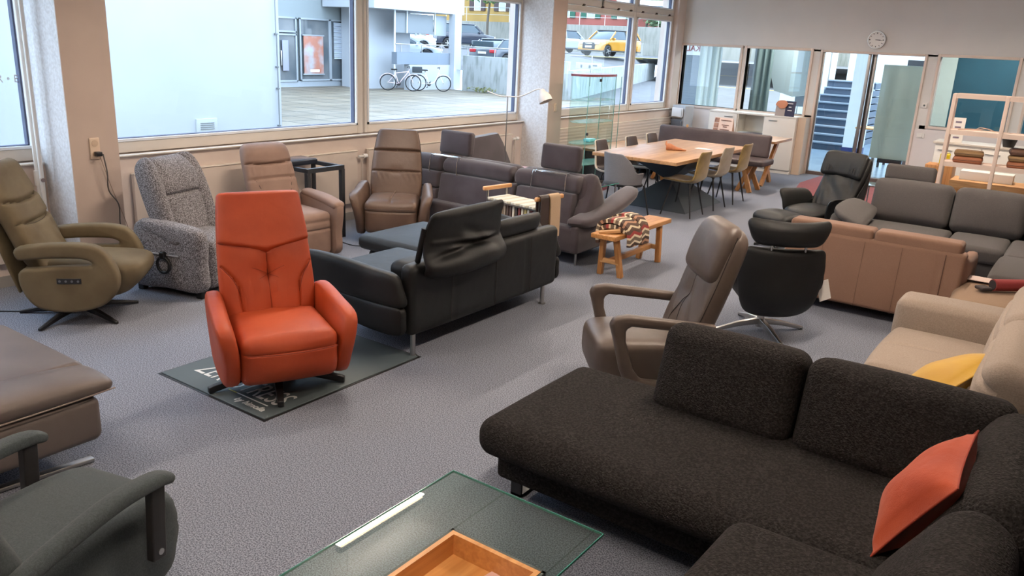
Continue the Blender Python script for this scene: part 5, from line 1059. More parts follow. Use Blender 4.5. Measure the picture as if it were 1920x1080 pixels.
# ------------------------------------------------------------ sand ottoman
t = thing('ottoman', 'sand fabric ottoman between the tan and oatmeal sofas', 'ottoman', (-.25, 7.0, 0), 4)
pil(t, 'seat_pad', OTTO, -.42, .42, -.33, .42, .16, .41, .06, (.01, .01, .02), 8)
for x in (-.34, .34):
    for y in (-.26, .34): MB().cyl((x, y, 0), (x, y, .165), .018).obj('leg', DARKM, t)
t = thing('fabric_sample', 'folded red fabric sample book on the sand ottoman', 'fabric sample', (-.33, 7.12, .437), 42)
MB().cyl((-.12, 0, .047), (.26, 0, .047), .046, n=24).obj('red_cover', mat('red_fabric', (138, 50, 50), .85, bump=.4, bs=300), t)
MB().cyl((-.125, 0, .047), (-.118, 0, .047), .038, n=24).obj('roll_end', mat('dark_lining', (52, 44, 44), .9), t)  # dark disc puts the shade inside the open roll into colour
MB().rbox(-.22, -.13, -.03, .07, .002, .03, r=.012).obj('dark_lining', mat('dark_lining', (52, 44, 44), .9), t)
tag(MB().rbox(-.62, -.12, 7.28, 7.44, .437, .443, r=.002).obj('paper_sheet', mat('paper_pink', (216, 196, 188), .8)), 'pale paper sheets under the red fabric sample', 'paper')
# ============================================================ TABLES, CHAIRS, SMALL THINGS
# mat with lettering
t = thing('floor_mat', 'dark grey green mat with white lettering under the orange recliner', 'mat', (-3.97, 3.27, 0), 0)
MATM = mat('mat_vinyl', (72, 83, 86), .6, c2=(84, 95, 98), ns=2, bump=.2, bs=200)
MB().rbox(-.50, .50, -.64, .64, 0, .009, r=.003).obj('sheet', MATM, t)
MB().box(-.515, .515, -.655, .655, 0, .003).obj('backing', DARKM, t, smooth=False)
LW = mat('lettering_white', (226, 228, 226), .7)
MM = lambda x, y: Matrix.Translation((x, y, .0095))
text_obj('lettering', 'ZEROSTRESS', LW, MM(.015, -.42) @ Matrix.Diagonal((.60, 1, 1, 1)), .235, t, .0008, shear=.15, bold=.0)
text_obj('small_lettering', 'by himolla', LW, MM(.285, -.575), .062, t, .0008, shear=.2, bold=.001)
MB().box(.10, .38, -.528, -.520, .009, .0105).obj('underline', LW, t, smooth=False); MB().box(.02, .10, -.528, -.520, .009, .0105).obj('yellow_underline', mat('lettering_yellow', (206, 206, 110), .7), t, smooth=False)
# ---- glass coffee table with an oak tray
t = thing('coffee_table', 'glass topped coffee table with a sunken oak tray in the foreground', 'table', (-1.5, 1.55, 0), 0)
x0, x1, y0, y1, z = -.35, .35, -.95, .76, .42; tx0, tx1, ty0, ty1 = -.09, .31, -.80, .44
f = MB(); 
for a, b_, c, d in ((x0, tx0, y0, y1), (tx1, x1, y0, y1), (tx0, tx1, ty1, y1), (tx0, tx1, y0, ty0)): f.box(a, b_, c, d, z-.008, z)
f.obj('glass_top', glass('table_glass', (226, 238, 232), 1.8, 1.5), t, smooth=False)
e = MB()
for a, b_, c, d in ((x0, x0+.0025, y0, y1), (x1-.0025, x1, y0, y1), (x0, x1, y1-.0025, y1), (x0, x1, y0, y0+.0025)): e.box(a, b_, c, d, z-.0085, z+.0005)
e.obj('polished_edge', mat('glass_edge', (70, 150, 132), .15), t, smooth=False)
k = MB(); q = .012
for a, b_, c, d in ((tx0, tx0+q, ty0, ty1), (tx1-q, tx1, ty0, ty1), (tx0, tx1, ty1-q, ty1), (tx0, tx1, ty0, ty0+q)): k.box(a, b_, c, d, z-.09, z+.002)
k.obj('tray_frame', mat('dark_edge', (58, 66, 60), .5), t, smooth=False)
k = MB(); q0, q = .012, .03
for a, b_, c, d in ((tx0+q0, tx0+q, ty0+q0, ty1-q0), (tx1-q, tx1-q0, ty0+q0, ty1-q0), (tx0+q, tx1-q, ty1-q, ty1-q0), (tx0+q, tx1-q, ty0+q0, ty0+q)): k.box(a, b_, c, d, z-.088, z+.004)
k.box(tx0+q, tx1-q, ty0+q, ty1-q, z-.088, z-.078); k.obj('oak_tray', wood('oak_honey', (196, 136, 74), (218, 160, 96), 1.2, 'y', .35), t, smooth=False)
for sx in (.0, .22):
    for sy in (-.7, .34): MB().box(sx-.0, sx+.03, sy, sy+.03, 0, z-.09).obj('leg', DSTEEL, t, smooth=False)
b = thing('booklet', 'pale pink booklet lying in the oak tray', 'booklet', (-1.33, 1.845, .342), -8); MB().rbox(-.075, .075, -.11, .11, 0, .008, r=.002).obj('cover', mat('pink_paper', (226, 190, 182), .7), b); MB().box(-.07, .07, -.105, .105, .001, .007).obj('pages', WHITE, b, smooth=False)
# ---- rustic bench with throws
t = thing('bench', 'rustic oak bench carrying folded zigzag throws', 'bench', (-3.51, 7.08, 0), 0)
MB().rbox(-.13, .13, -.60, .60, .385, .43, r=.008).obj('seat_board', OAKR, t)
for sy in (-1, 1):
    for sx in (-1, 1): MB().beam((sx*.065, sy*.46, .39), (sx*.11, sy*.40, 0), .05, .05, up=(0, 1, 0), r=.006).obj('leg', OAKZ, t)
    MB().beam((-.10, sy*.43, .15), (.10, sy*.43, .15), .035, .045, r=.005).obj('end_rail', OAKX, t)
MB().beam((0, -.43, .15), (0, .43, .15), .04, .05, r=.005).obj('stretcher', OAKR, t)
# striped throw: a draped band with a zigzag weave in its material
ZZ = bpy.data.materials.new('zigzag_weave'); ZZ.use_nodes = True
def _zz():
    nt = ZZ.node_tree; N = nt.nodes; L = nt.links; p = N['Principled BSDF']; p.inputs['Roughness'].default_value = .95
    tc = N.new('ShaderNodeTexCoord'); sp = N.new('ShaderNodeSeparateXYZ'); L.new(tc.outputs['UV'], sp.inputs[0])
    a = N.new('ShaderNodeMath'); a.operation = 'PINGPONG'; a.inputs[1].default_value = .11; L.new(sp.outputs['Y'], a.inputs[0])
    m = N.new('ShaderNodeMath'); m.operation = 'MULTIPLY_ADD'; m.inputs[1].default_value = .3; L.new(a.outputs[0], m.inputs[0]); L.new(sp.outputs['X'], m.inputs[2])
    d = N.new('ShaderNodeMath'); d.operation = 'MULTIPLY'; d.inputs[1].default_value = 4.2; L.new(m.outputs[0], d.inputs[0])
    fr = N.new('ShaderNodeMath'); fr.operation = 'FRACT'; L.new(d.outputs[0], fr.inputs[0]); cr = N.new('ShaderNodeValToRGB'); cr.color_ramp.interpolation = 'CONSTANT'
    cols = [(0, (84, 62, 52)), (.14, (222, 204, 172)), (.22, (96, 74, 62)), (.36, (158, 66, 62)), (.48, (222, 204, 172)), (.56, (120, 104, 88)), (.7, (228, 212, 184)), (.78, (74, 58, 50)), (.9, (176, 132, 104))]
    cr.color_ramp.elements[0].position = 0; cr.color_ramp.elements[0].color = (*srgb(cols[0][1]), 1); cr.color_ramp.elements[1].position = cols[1][0]; cr.color_ramp.elements[1].color = (*srgb(cols[1][1]), 1)
    for q_, c_ in cols[2:]: e_ = cr.color_ramp.elements.new(q_); e_.color = (*srgb(c_), 1)
    L.new(fr.outputs[0], cr.inputs[0]); L.new(cr.outputs[0], p.inputs['Base Color'])
_zz()
def drape(name, path, width, thick, m, parent=None, axis='y', at=0, scale=1, nw=6):
    """a cloth band with thickness following a 2-D path (u,z) and running `width` along the axis; UV = metres"""
    C = crom(path, 8); V = []; UV = []; F = []; n = len(C); L = 0; nrm = []
    for i in range(n):
        a, b_ = C[max(i-1, 0)], C[min(i+1, n-1)]; dx, dz = b_[0]-a[0], b_[1]-a[1]; l = math.hypot(dx, dz) or 1; nrm.append((-dz/l, dx/l))
    Ls = [0]
    for i in range(1, n): Ls.append(Ls[-1]+math.hypot(C[i][0]-C[i-1][0], C[i][1]-C[i-1][1]))
    rows = [(C[i][0]+nrm[i][0]*thick/2, C[i][1]+nrm[i][1]*thick/2, Ls[i]) for i in range(n)]+[(C[i][0]-nrm[i][0]*thick/2, C[i][1]-nrm[i][1]*thick/2, Ls[i]) for i in reversed(range(n))]
    for u, z_, l in rows:
        for j in range(nw+1):
            w_ = at-width/2+width*j/nw; V.append((u, w_, z_) if axis == 'y' else (w_, u, z_)); UV.append((l*scale, w_*scale))
    R_ = len(rows)
    for i in range(R_):
        for j in range(nw): a = i*(nw+1)+j; b_ = ((i+1) % R_)*(nw+1)+j; F.append((a, b_, b_+1, a+1))
    F.append(tuple(i*(nw+1) for i in range(R_))); F.append(tuple(i*(nw+1)+nw for i in reversed(range(R_))))
    me = bpy.data.meshes.new(name); me.from_pydata(V, [], F); uv = me.uv_layers.new(name='UVMap')
    for lp in me.loops: uv.data[lp.index].uv = UV[lp.vertex_index]
    me.shade_smooth(); me.set_sharp_from_angle(angle=R(60)); me.materials.append(m); o = bpy.data.objects.new(name, me); COL.objects.link(o); o.parent = parent; return o
for i, (at, w_, dz, lab) in enumerate(((-.30, .24, 0, 'zigzag striped throw folded over the near half of the bench'), (-.10, .15, .015, 'zigzag striped throw folded over the bench behind the first one'))):
    t = thing('throw_blanket', lab, 'blanket', (-3.51, 7.08, .43))
    drape('outer_layer', [(-.155, -.13), (-.165, -.02), (-.13, .07+dz), (0, .10+dz), (.11, .07+dz), (.165, .0), (.175, -.12-dz)], w_, .035, ZZ, t, 'y', at)
    drape('inner_layer', [(-.14, .0), (-.09, .035), (0, .05+dz), (.08, .035), (.14, .015)], w_*.97, .04, ZZ, t, 'y', at)
t = thing('wood_sample', 'short oak offcut lying on the near end of the bench', 'wood block', (-3.50, 6.58, .447), 35); MB().rbox(-.10, .10, -.03, .03, -.014, .014, r=.003, M=XF(ry=-8)).obj('block', OAKX, t)
# ---- fabric sample rack
t = thing('sample_rack', 'steel rack of hanging fabric sample books with two wooden handles', 'rack', (-4.25, 6.22, 0), -8)
for s in (-1, 1):
    for y in (-.13, .13):
        MB().cyl((s*.33, y, 0), (s*.33, y, .74), .011, n=10).obj('upright', STEEL, t)
    MB().rbox(s*.33-.018, s*.33+.018, -.19, .19, .735, .775, r=.012, k=3).obj('handle', wood('beech', (216, 158, 104), (230, 176, 124), 1, 'y'), t)
MB().beam((-.33, -.13, .645), (.33, -.13, .645), .012, .02).beam((-.33, .13, .645), (.33, .13, .645), .012, .02).obj('hanging_rail', STEEL, t, smooth=False)
MB().beam((-.33, -.13, .08), (.33, -.13, .08), .012, .02).beam((-.33, .13, .08), (.33, .13, .08), .012, .02).obj('lower_rail', STEEL, t, smooth=False)
ORD = ['first', 'second', 'third', 'fourth', 'fifth', 'sixth', 'seventh', 'eighth', 'ninth', 'tenth', 'eleventh', 'twelfth', 'thirteenth', 'fourteenth', 'fifteenth', 'sixteenth', 'last']; CN = ['oat', 'dark brown', 'stone', 'straw yellow', 'wine red', 'ivory', 'charcoal', 'mushroom']
rg = random.Random(4); cols = [(214, 206, 190), (86, 70, 66), (150, 136, 122), (190, 176, 120), (120, 60, 60), (232, 226, 214), (70, 64, 66), (168, 150, 130)]
for k in range(17):
    c = cols[rg.randrange(8)]; x = -.30+k*.0375
    o = thing('sample_book', CN[cols.index(c)]+' fabric sample book in the steel rack, '+ORD[k]+' from the left wooden handle', 'sample book', (0, 0, 0), 0, 'fabric sample books in the steel rack')
    o.matrix_world = Matrix.Translation((-4.25, 6.22, 0)) @ Matrix.Rotation(R(-8), 4, 'Z') @ Matrix.Translation((x, 0, .305))
    MB().rbox(-.012, .012, -.12, .12, 0, .335, r=.004).obj('swatches', mat('swatch_%d' % cols.index(c), c, .9), o); MB().rbox(-.016, .016, -.145, .145, .345, .368, r=.004).obj('header', mat('header_%d' % (k % 3), [(226, 222, 208), (196, 190, 168), (214, 214, 204)][k % 3], .6), o)
t = thing('hanging_sample', 'dark leather sample strip hanging from the near rack handle', 'sample', (-3.925, 6.07, .76), -8); drape('strip', [(-.028, -.26), (-.030, -.1), (-.026, 0), (0, .028), (.026, 0), (.030, -.12), (.032, -.24)], .11, .01, mat('dark_strip', (58, 46, 42), .5), t, 'y', 0)
t = thing('hanging_sample', 'beige textured sample strip hanging from the near rack handle', 'sample', (-3.90, 6.2, .76), -8); drape('strip', [(-.03, -.30), (-.032, -.1), (-.028, 0), (0, .03), (.028, 0), (.034, -.12), (.036, -.36)], .13, .012, mat('beige_strip', (206, 178, 146), .9, bump=.8, bs=80), t, 'y', 0)
# ---- floor lamp
t = thing('floor_lamp', 'slim reading lamp with a white curved arm and cone shade by the window', 'lamp', (-6.42, 8.93, 0), 0)
MB().lathe([(0, 0), (.13, 0), (.13, .015), (0, .02)], 28).obj('base', STEEL, t); MB().cyl((0, 0, .02), (0, 0, 1.40), .008, n=10).obj('pole', STEEL, t)
MB().tube([(-.25, -.12, 1.45), (-.1, -.06, 1.40), (0, 0, 1.395), (.16, .08, 1.41), (.34, .14, 1.50), (.40, .17, 1.51)], .008, 10, smooth=6).obj('arm', WHITE, t)
MB().lathe([(.018, .07), (.035, .06), (.045, .02), (.066, .0), (.088, -.05), (.092, -.10), (.086, -.10), (.08, -.05), (.06, -.005), (0, .02)], 28, XF((.44, .18, 1.45), ry=-28)).obj('lamp_shade', mat('lamp_white', (226, 218, 212), .5), t); MB().cyl((.40, .17, 1.51), (.43, .18, 1.48), .014).obj('joint', CHROME, t)
# ---- glass display cabinet
t = thing('display_cabinet', 'tall rounded glass display cabinet with a burgundy top beside the right column', 'cabinet', (-6.10, 10.62, 0), 0)
GC = glass('cabinet_glass', (238, 248, 245), 1.2); def_y = .48
def oval(z, h, m, name, k=1.0):
    n = 40; P_ = []
    for i in range(n):
        a = 2*PI*i/n; P_.append((.20*k*np.sign(math.cos(a))*abs(math.cos(a))**.7, def_y*k*np.sign(math.sin(a))*abs(math.sin(a))**.7))
    MB().prism(P_, z, z+h, 'xy').obj(name, m, t, angle=30)
oval(1.665, .03, mat('burgundy', (128, 62, 70), .4), 'top', 1.02); oval(.0, .05, mat('burgundy', (128, 62, 70), .4), 'plinth', 1.02)
SG = mat('shelf_glass_edge', (150, 206, 194), .1); SG.node_tree.nodes['Principled BSDF'].inputs['Alpha'].default_value = .45
for z in (.42, .72, 1.02, 1.33): oval(z, .008, SG, 'glass_shelf', .95)
n = 44; V = []; F = []
for i in range(n):
    a = 2*PI*i/n; x, y = .20*np.sign(math.cos(a))*abs(math.cos(a))**.7, def_y*np.sign(math.sin(a))*abs(math.sin(a))**.7; V += [(x, y, .05), (x, y, 1.665)]
for i in range(n): a, b_ = 2*i, 2*((i+1) % n); F.append((a, b_, b_+1, a+1))
MB().add(V, F).obj('curved_glass', GC, t)
for y in (-.47, -.12, .3, .47): MB().box(.19, .198, y-.003, y+.003, .05, 1.665).obj('glass_edge', mat('green_glass_edge', (110, 160, 150), .2), t, smooth=False)
MB().rbox(.20, .23, -.2, -.17, 1.60, 1.64, r=.004).obj('hinge', DARKM, t); MB().cyl((.2, -.46, .88), (.22, -.46, .88), .02).obj('lock', DARKM, t)
u = thing('glass_ornament', 'small turquoise glass object inside the display cabinet', 'ornament', (-6.08, 10.6, .728), 0); MB().rbox(-.06, .06, -.12, .06, 0, .05, r=.02).obj('bowl', mat('turquoise_glass', (120, 196, 206), .1), u)
# ---- low glass side table right of aubergine sofa
t = thing('side_table', 'two tier glass side table between the aubergine sofa and the display cabinet', 'table', (-4.98, 8.7, 0), 0)
for z, nm in ((.47, 'table_top'), (.2, 'lower_shelf')):
    o = MB().rbox(-.28, .28, -.28, .28, z, z+.01, r=.004).obj(nm, glass('table_glass2', (216, 236, 230), 1.6, 1.5), t); MB().box(.276, .281, -.28, .28, z, z+.01).box(-.28, .28, -.281, -.276, z, z+.01).obj('edge', mat('glass_edge', (70, 150, 132), .15), o, smooth=False)
for sx in (-1, 1):
    for sy in (-1, 1): MB().cyl((sx*.25, sy*.25, 0), (sx*.25, sy*.25, .47), .012, n=10).obj('leg', CHROME, t)
u = thing('shoe_model', 'burgundy leather piece on the lower tier of the glass side table', 'leather piece', (-4.98, 8.7, .212), 15); MB().rbox(-.16, .16, -.07, .07, 0, .07, r=.03, n=5, k=3, puff=(0, 0, .01)).obj('burgundy_piece', mat('burgundy_leather', (104, 52, 58), .4), u)
# ---- dining table
t = thing('dining_table', 'large oak dining table on a crossed dark steel plate base', 'table', (-4.75, 10.68, 0), 0)
MB().rbox(-.60, .60, -1.28, 1.28, .71, .755, r=.004).obj('table_top', OAKP, t)
for s in (-1, 1):
    V = [(s*.42, -.80, 0), (s*.42, -.35, 0), (s*.06, .0, .38), (s*.06, -.12, .38), (s*.40, -.50, .71), (s*.40, -.05, .71)]
BS = mat('base_steel', (78, 84, 90), .5, .4)
for s in (-1, 1):
    for (a, b_, c, d) in (((s*.50, -.62, 0), (s*.50, .62, 0), (s*.04, .16, .36), (s*.04, -.16, .36)), ((s*.04, -.16, .36), (s*.04, .16, .36), (s*.50, .62, .71), (s*.50, -.62, .71))):
        n_ = (Vector(b_)-Vector(a)).cross(Vector(d)-Vector(a)).normalized()*.006; q_ = [Vector(v) for v in (a, b_, c, d)]
        MB().add([tuple(v+n_) for v in q_]+[tuple(v-n_) for v in q_], [(0, 1, 2, 3), (7, 6, 5, 4), (0, 4, 5, 1), (1, 5, 6, 2), (2, 6, 7, 3), (3, 7, 4, 0)]).obj('base_plate', BS, t, smooth=False)
for s in (-1, 1):
    for (a, b_, c, d) in (((-.50, s*.62, 0), (.50, s*.62, 0), (.04, s*.16, .36), (-.04, s*.16, .36)), ((-.04, s*.16, .36), (.04, s*.16, .36), (.50, s*.62, .71), (-.50, s*.62, .71))):
        n_ = (Vector(b_)-Vector(a)).cross(Vector(d)-Vector(a)).normalized()*.006; q_ = [Vector(v) for v in (a, b_, c, d)]
        MB().add([tuple(v+n_) for v in q_]+[tuple(v-n_) for v in q_], [(0, 1, 2, 3), (7, 6, 5, 4), (0, 4, 5, 1), (1, 5, 6, 2), (2, 6, 7, 3), (3, 7, 4, 0)]).obj('base_plate', BS, t, smooth=False)
MB().box(-.50, .50, -.62, .62, 0, .008).obj('floor_plate', BS, t, smooth=False)
u = thing('wood_root', 'gnarled piece of reddish wood on the dining table', 'decoration', (-4.70, 10.55, .757), 30)
MB().loft([(-.13, 0, .045, .03, .04), (-.08, .01, .04, .035, .05), (0, 0, .025, .04, .03), (.10, .01, .012, .03, .014), (.15, 0, .008, .015, .01)], ns=14, nv=14, e=2.2, side=(0, 1, 0), cap=.01).obj('body', mat('root_wood', (170, 106, 72), .7, c2=(196, 132, 92), ns=12), u)
MB().loft([(-.12, 0, .06, .02, .02), (-.13, .01, .10, .012, .012), (-.12, .015, .12, .006, .006)], ns=8, nv=10, e=2, side=(0, 1, 0), cap=.01).obj('knot', mat('root_wood', (170, 106, 72), .7), u)
tag(MB().box(-4.62, -4.40, 11.02, 11.16, .757, .759).obj('paper_card', WHITE, smooth=False), 'white card lying on the dining table', 'card')
# ---- shell dining chairs
def shell_chair(loc, rz, m1, m2, label, grp='shell chairs around the dining table'):
    t = thing('dining_chair', label, 'chair', loc, rz, grp)
    V0 = [(0, -.24, .46, .20, .018), (0, -.10, .455, .225, .02), (0, .08, .45, .22, .02), (0, .18, .48, .215, .02), (0, .22, .58, .20, .02), (0, .25, .72, .19, .018), (0, .28, .86, .165, .014)]
    def cup(V): V = V.copy(); up = np.clip((V[:, 2]-.46)/.3, 0, 1); V[:, 1] -= 1.2*V[:, 0]**2*up; V[:, 2] += .5*V[:, 0]**2*(1-up)-.5*(V[:, 0]**2)*np.clip((V[:, 2]-.8)/.06, 0, 1)*0; return V
    MB().loft(V0, ns=34, nv=36, e=3.4, cap=.02, fn=cup, disp=lambda S, a: g1(S, .64, .01, .006)+g1(S, .82, .01, .004)).obj('seat_shell', m1, t)
    V1 = [(x, y-.0, z_+.012, w_*.86, .014) for x, y, z_, w_, tt in V0]
    if m2 is not m1: MB().loft([(0, p[1]-(.02 if p[2] > .5 else 0), p[2]+(.02 if p[2] < .5 else 0), p[3]*.88, .012) for p in V0], ns=26, nv=28, e=3.4, cap=.02, fn=cup).obj('inner_pad', m2, t)
    for sx in (-1, 1):
        for sy in (-1, 1): MB().cyl((sx*.13, sy*.12-.01, .44), (sx*.21, sy*.21-.01, 0), .014, .009, 10).obj('leg', DARKM, t)
    MB().beam((-.13, -.13, .435), (.13, .11, .435), .02, .012).beam((.13, -.13, .435), (-.13, .11, .435), .02, .012).obj('underframe', DARKM, t, smooth=False)
    return t
MUST = mat('mustard_velvet', (116, 92, 44), .8, c2=(144, 118, 64), ns=7, nd=4, sheen=.4, bump=.2, bs=200); SAND = mat('sand_velvet', (160, 148, 130), .85, c2=(146, 132, 114), ns=7, sheen=.3)
CREAM = mat('cream_shell', (212, 200, 182), .5); DKB = mat('espresso_leather', (58, 48, 46), .55)
shell_chair((-4.27, 10.02, 0), -90, MUST, MUST, 'mustard velvet shell chair nearest on the right of the dining table')
shell_chair((-4.26, 10.78, 0), -90, SAND, SAND, 'sand coloured shell chair between the two mustard ones')
shell_chair((-4.24, 11.45, 0), -90, MUST, MUST, 'mustard velvet shell chair farthest on the right of the dining table')
shell_chair((-5.28, 9.92, 0), 92, CREAM, DKB, 'cream and espresso shell chair nearest on the window side of the dining table')
shell_chair((-5.24, 10.72, 0), 90, CREAM, DKB, 'cream and espresso shell chair in the middle of the window side')
shell_chair((-5.26, 11.42, 0), 90, CREAM, DKB, 'cream and espresso shell chair farthest on the window side')
# ---- grey tub chair
t = thing('tub_chair', 'grey fabric tub chair at the near end of the dining table', 'chair', (-4.84, 9.37, 0), 160)
TUB = fabric('grey_tub_fabric', (150, 148, 150), (136, 134, 138), ns=200)
n = 40; V = []; F = []; rows = 12
for i in range(n+1):
    a = R(-20+220*i/n); c, s = math.cos(a), math.sin(a); hh = .52+.36*np.clip((s+.05)/.85, 0, 1)**.9 if s > -.05 else .52
    hh = .575+.235*min(1, max(0, (s-.2)/.6))**.7
    for j in range(rows+1):
        q = j/rows; z = .42+(hh-.42)*q; r_ = .255+.03*q; V.append((c*r_, s*r_*.95, z))
    for j in range(rows+1):
        q = 1-j/rows; z = .42+(hh-.42)*q; r_ = .225+.03*q; V.append((c*r_, s*r_*.95, z))
m_ = 2*(rows+1)
for i in range(n):
    for j in range(m_): a = i*m_+j; F.append((a, a+m_, (i+1)*m_+(j+1) % m_, i*m_+(j+1) % m_))
F.append(tuple(range(m_))); F.append(tuple(n*m_+k for k in reversed(range(m_))))
MB().add(V, F).obj('backrest', TUB, t, bevel=.008, angle=70)
MB().prism([(.235*math.cos(a), .225*math.sin(a)-.0) for a in np.linspace(0, 2*PI, 33)[:-1]], .41, .48, 'xy').obj('seat', TUB, t, bevel=.02)
MB().prism([(.25*math.cos(a), .24*math.sin(a)) for a in np.linspace(0, 2*PI, 33)[:-1]], .395, .412, 'xy').obj('seat_rim', DARKM, t)
for sx in (-1, 1):
    for sy in (-1, 1): MB().cyl((sx*.19, sy*.18, .40), (sx*.27, sy*.23, 0), .013, .010, 10).obj('leg', DARKM, t)
# ---- upholstered bench and second table
t = thing('dining_bench', 'espresso upholstered bench with a high back on slanted oak legs', 'bench', (-5.06, 12.66, 0), 0)
EB = mat('espresso_bench', (70, 58, 58), .6, c2=(60, 48, 48), ns=4, bump=.2, bs=300)
MB().rbox(-1.0, 1.0, -.27, .25, .42, .51, r=.03, n=(12, 4, 2), puff=(0, 0, .01)).obj('seat', EB, t)
MB().rbox(-1.02, .90, .20, .29, .50, .86, r=.035, n=(12, 2, 6), puff=(0, .01, 0), fn=lambda V: V+np.stack([0*V[:, 0], .15*(V[:, 2]-.5), 0*V[:, 0]], 1)).obj('backrest', EB, t)
for x in (-.75, .72):
    for sy in (-1, 1):
        MB().beam((x-.10*sy*0-.08, sy*.13, .42), (x+.10, sy*.20, 0), .07, .05, up=(0, 1, 0), r=.005).obj('leg', OAKZ, t); MB().beam((x+.05, sy*.13, .42), (x-.12, sy*.17, 0), .06, .045, up=(0, 1, 0), r=.005).obj('leg', OAKZ, t)
MB().rbox(-.55, -.52, .27, .30, .84, .90, r=.004).obj('edge_clip', OAKX, t)
t = thing('dining_table', 'oak trestle table behind the espresso bench', 'table', (-5.15, 13.55, 0), 0)
MB().rbox(-1.0, 1.0, -.44, .44, .715, .755, r=.004).obj('table_top', OAKP, t)
for x in (-.75, .75): MB().beam((x, -.3, .715), (x, .3, 0), .08, .05, up=(1, 0, 0)).obj('leg', OAKZ, t, smooth=False); MB().beam((x+.06, .3, .715), (x+.06, -.3, 0), .08, .05, up=(1, 0, 0)).obj('leg', OAKZ, t, smooth=False)
u = thing('price_stand', 'tented price stand with small photos on the rear oak table', 'sign', (-5.10, 13.30, .757), -12)
PP = mat('stand_paper', (222, 200, 190), .7)
V = [(-.19, -.05, 0), (.19, -.05, 0), (.17, 0, .28), (-.19, 0, .28), (-.19, .05, 0), (.19, .05, 0)]
MB().add(V+[(a, b_+.004, c) for a, b_, c in V], [(0, 1, 2, 3), (6, 9, 8, 7), (4, 3, 2, 5), (10, 11, 8, 9), (0, 3, 9, 6), (1, 7, 8, 2), (5, 2, 8, 11), (4, 10, 9, 3), (0, 6, 7, 1), (4, 5, 11, 10)]).obj('card', PP, u, smooth=False)
ph = mat('small_photo', (92, 60, 52), .5, c2=(170, 130, 110), ns=14)
for k in range(3):
    z = .03+.085*k; yy = -.05+z*.178-.004; MB().add([(-.175, yy, z), (-.09, yy, z), (-.09, yy+.012, z+.07), (-.175, yy+.012, z+.07), (-.175, yy-.002, z), (-.09, yy-.002, z), (-.09, yy+.010, z+.07), (-.175, yy+.010, z+.07)], [(0, 3, 2, 1), (4, 5, 6, 7), (0, 1, 5, 4), (1, 2, 6, 5), (2, 3, 7, 6), (3, 0, 4, 7)]).obj('photo', ph, u, smooth=False)
MS = XF((0, -.0, 0), rx=80)
tm = mat('stand_text', (128, 92, 84), .7)
for k, (w_, z_) in enumerate(((.2, .235), (.14, .16), (.08, .13), (.18, .085), (.16, .06))): yy = -.05+z_*.178-.005; MB().rbox(.04-w_/2, .04+w_/2, yy-.001, yy+.003, z_, z_+.012, r=.001).obj('text_line', tm, u)
t = thing('open_laptop', 'dark curved basket lying on the rear oak table', 'basket', (-4.75, 13.62, .757), 0)
MB().lathe([(.0, 0), (.16, 0), (.2, .05), (.19, .05), (.15, .01), (0, .01)], 28).obj('bowl', mat('dark_bowl', (58, 56, 62), .5), t)
tag(MB().rbox(-4.62, -4.40, 13.2, 13.36, .757, .762, r=.002).obj('paper_sheet', WHITE), 'white sheets beside the dark bowl', 'paper')
# small oak table by the ribbed radiator
t = thing('side_table', 'low oak bench table beside the ribbed radiator', 'table', (-6.32, 12.2, 0), 0)
MB().rbox(-.32, .32, -1.0, 1.0, .50, .54, r=.004).obj('table_top', OAKP, t)
for y in (-.85, .85): MB().box(-.28, .28, y-.02, y+.02, 0, .50).obj('side_panel', mat('dark_panel', (66, 60, 62), .6), t, smooth=False)
MB().box(-.28, .28, -.83, .83, .22, .24).obj('shelf', mat('dark_panel', (66, 60, 62), .6), t, smooth=False)
# ---- leaflet stand
t = thing('leaflet_rack', 'grey leaflet stand in the corner below the interior window', 'rack', (-6.70, 15.15, 0), -20)
GR = mat('rack_grey', (176, 180, 186), .5)
MB().rbox(-.17, .17, -.08, .16, 0, 1.05, r=.01).obj('body', GR, t)
for k, z in enumerate((.35, .58, .81)):
    o = MB().rbox(-.13, .13, -.13, -.08, z, z+.03, r=.005).rbox(-.13, -.12, -.13, -.08, z, z+.18, r=.003).rbox(.12, .13, -.13, -.08, z, z+.18, r=.003).obj('pocket', STEEL, t); 
    q = tag(MB().rbox(-6.83, -6.60, 14.99, 15.0, z+.03, z+.2, r=.002, M=None).obj('leaflet', mat('leaflet_%d' % k, [(200, 206, 212), (88, 92, 100), (226, 228, 230)][k], .5)), ['pale grey leaflet in the lowest pocket of the stand', 'dark leaflet in the middle pocket of the stand', 'white leaflet in the top pocket of the stand'][k], 'leaflet')
# ---- sideboard
t = thing('sideboard', 'white sideboard with an open middle compartment under the interior window', 'cabinet', (-5.25, 15.22, 0), 0)
CW = mat('white_lacquer', (230, 226, 218), .4); CI = mat('cabinet_inside', (206, 206, 198), .6)
MB().box(-.80, .80, -.20, .20, .0, .07).box(-.82, -.80, -.21, .20, .0, 1.0).box(.80, .82, -.21, .20, 0, 1.0).box(-.82, .82, -.22, .21, 1.0, 1.025).box(-.27, -.25, -.20, .20, .07, 1.0).box(.23, .25, -.20, .20, .07, 1.0).box(-.80, .80, .18, .20, .07, 1.0).obj('carcass', CW, t, smooth=False)
MB().box(-.25, .23, -.19, .18, .66, .68).box(-.25, .23, -.19, .18, .36, .38).obj('shelf', CI, t, smooth=False)
for a, b_ in ((-.80, -.27), (.25, .82)):
    o = MB().rbox(a, b_, -.225, -.205, .07, .995, r=.003).obj('door', CW, t); c = a+.16 if a > 0 else b_-.16; MB().rbox(c-.08, c+.08, -.245, -.225, .93, .945, r=.004).obj('handle', STEEL, o)
MB().box(.82, .96, -.1, .22, 0, 1.02).obj('end_panel', mat('cabinet_side', (206, 186, 166), .6), t, smooth=False)
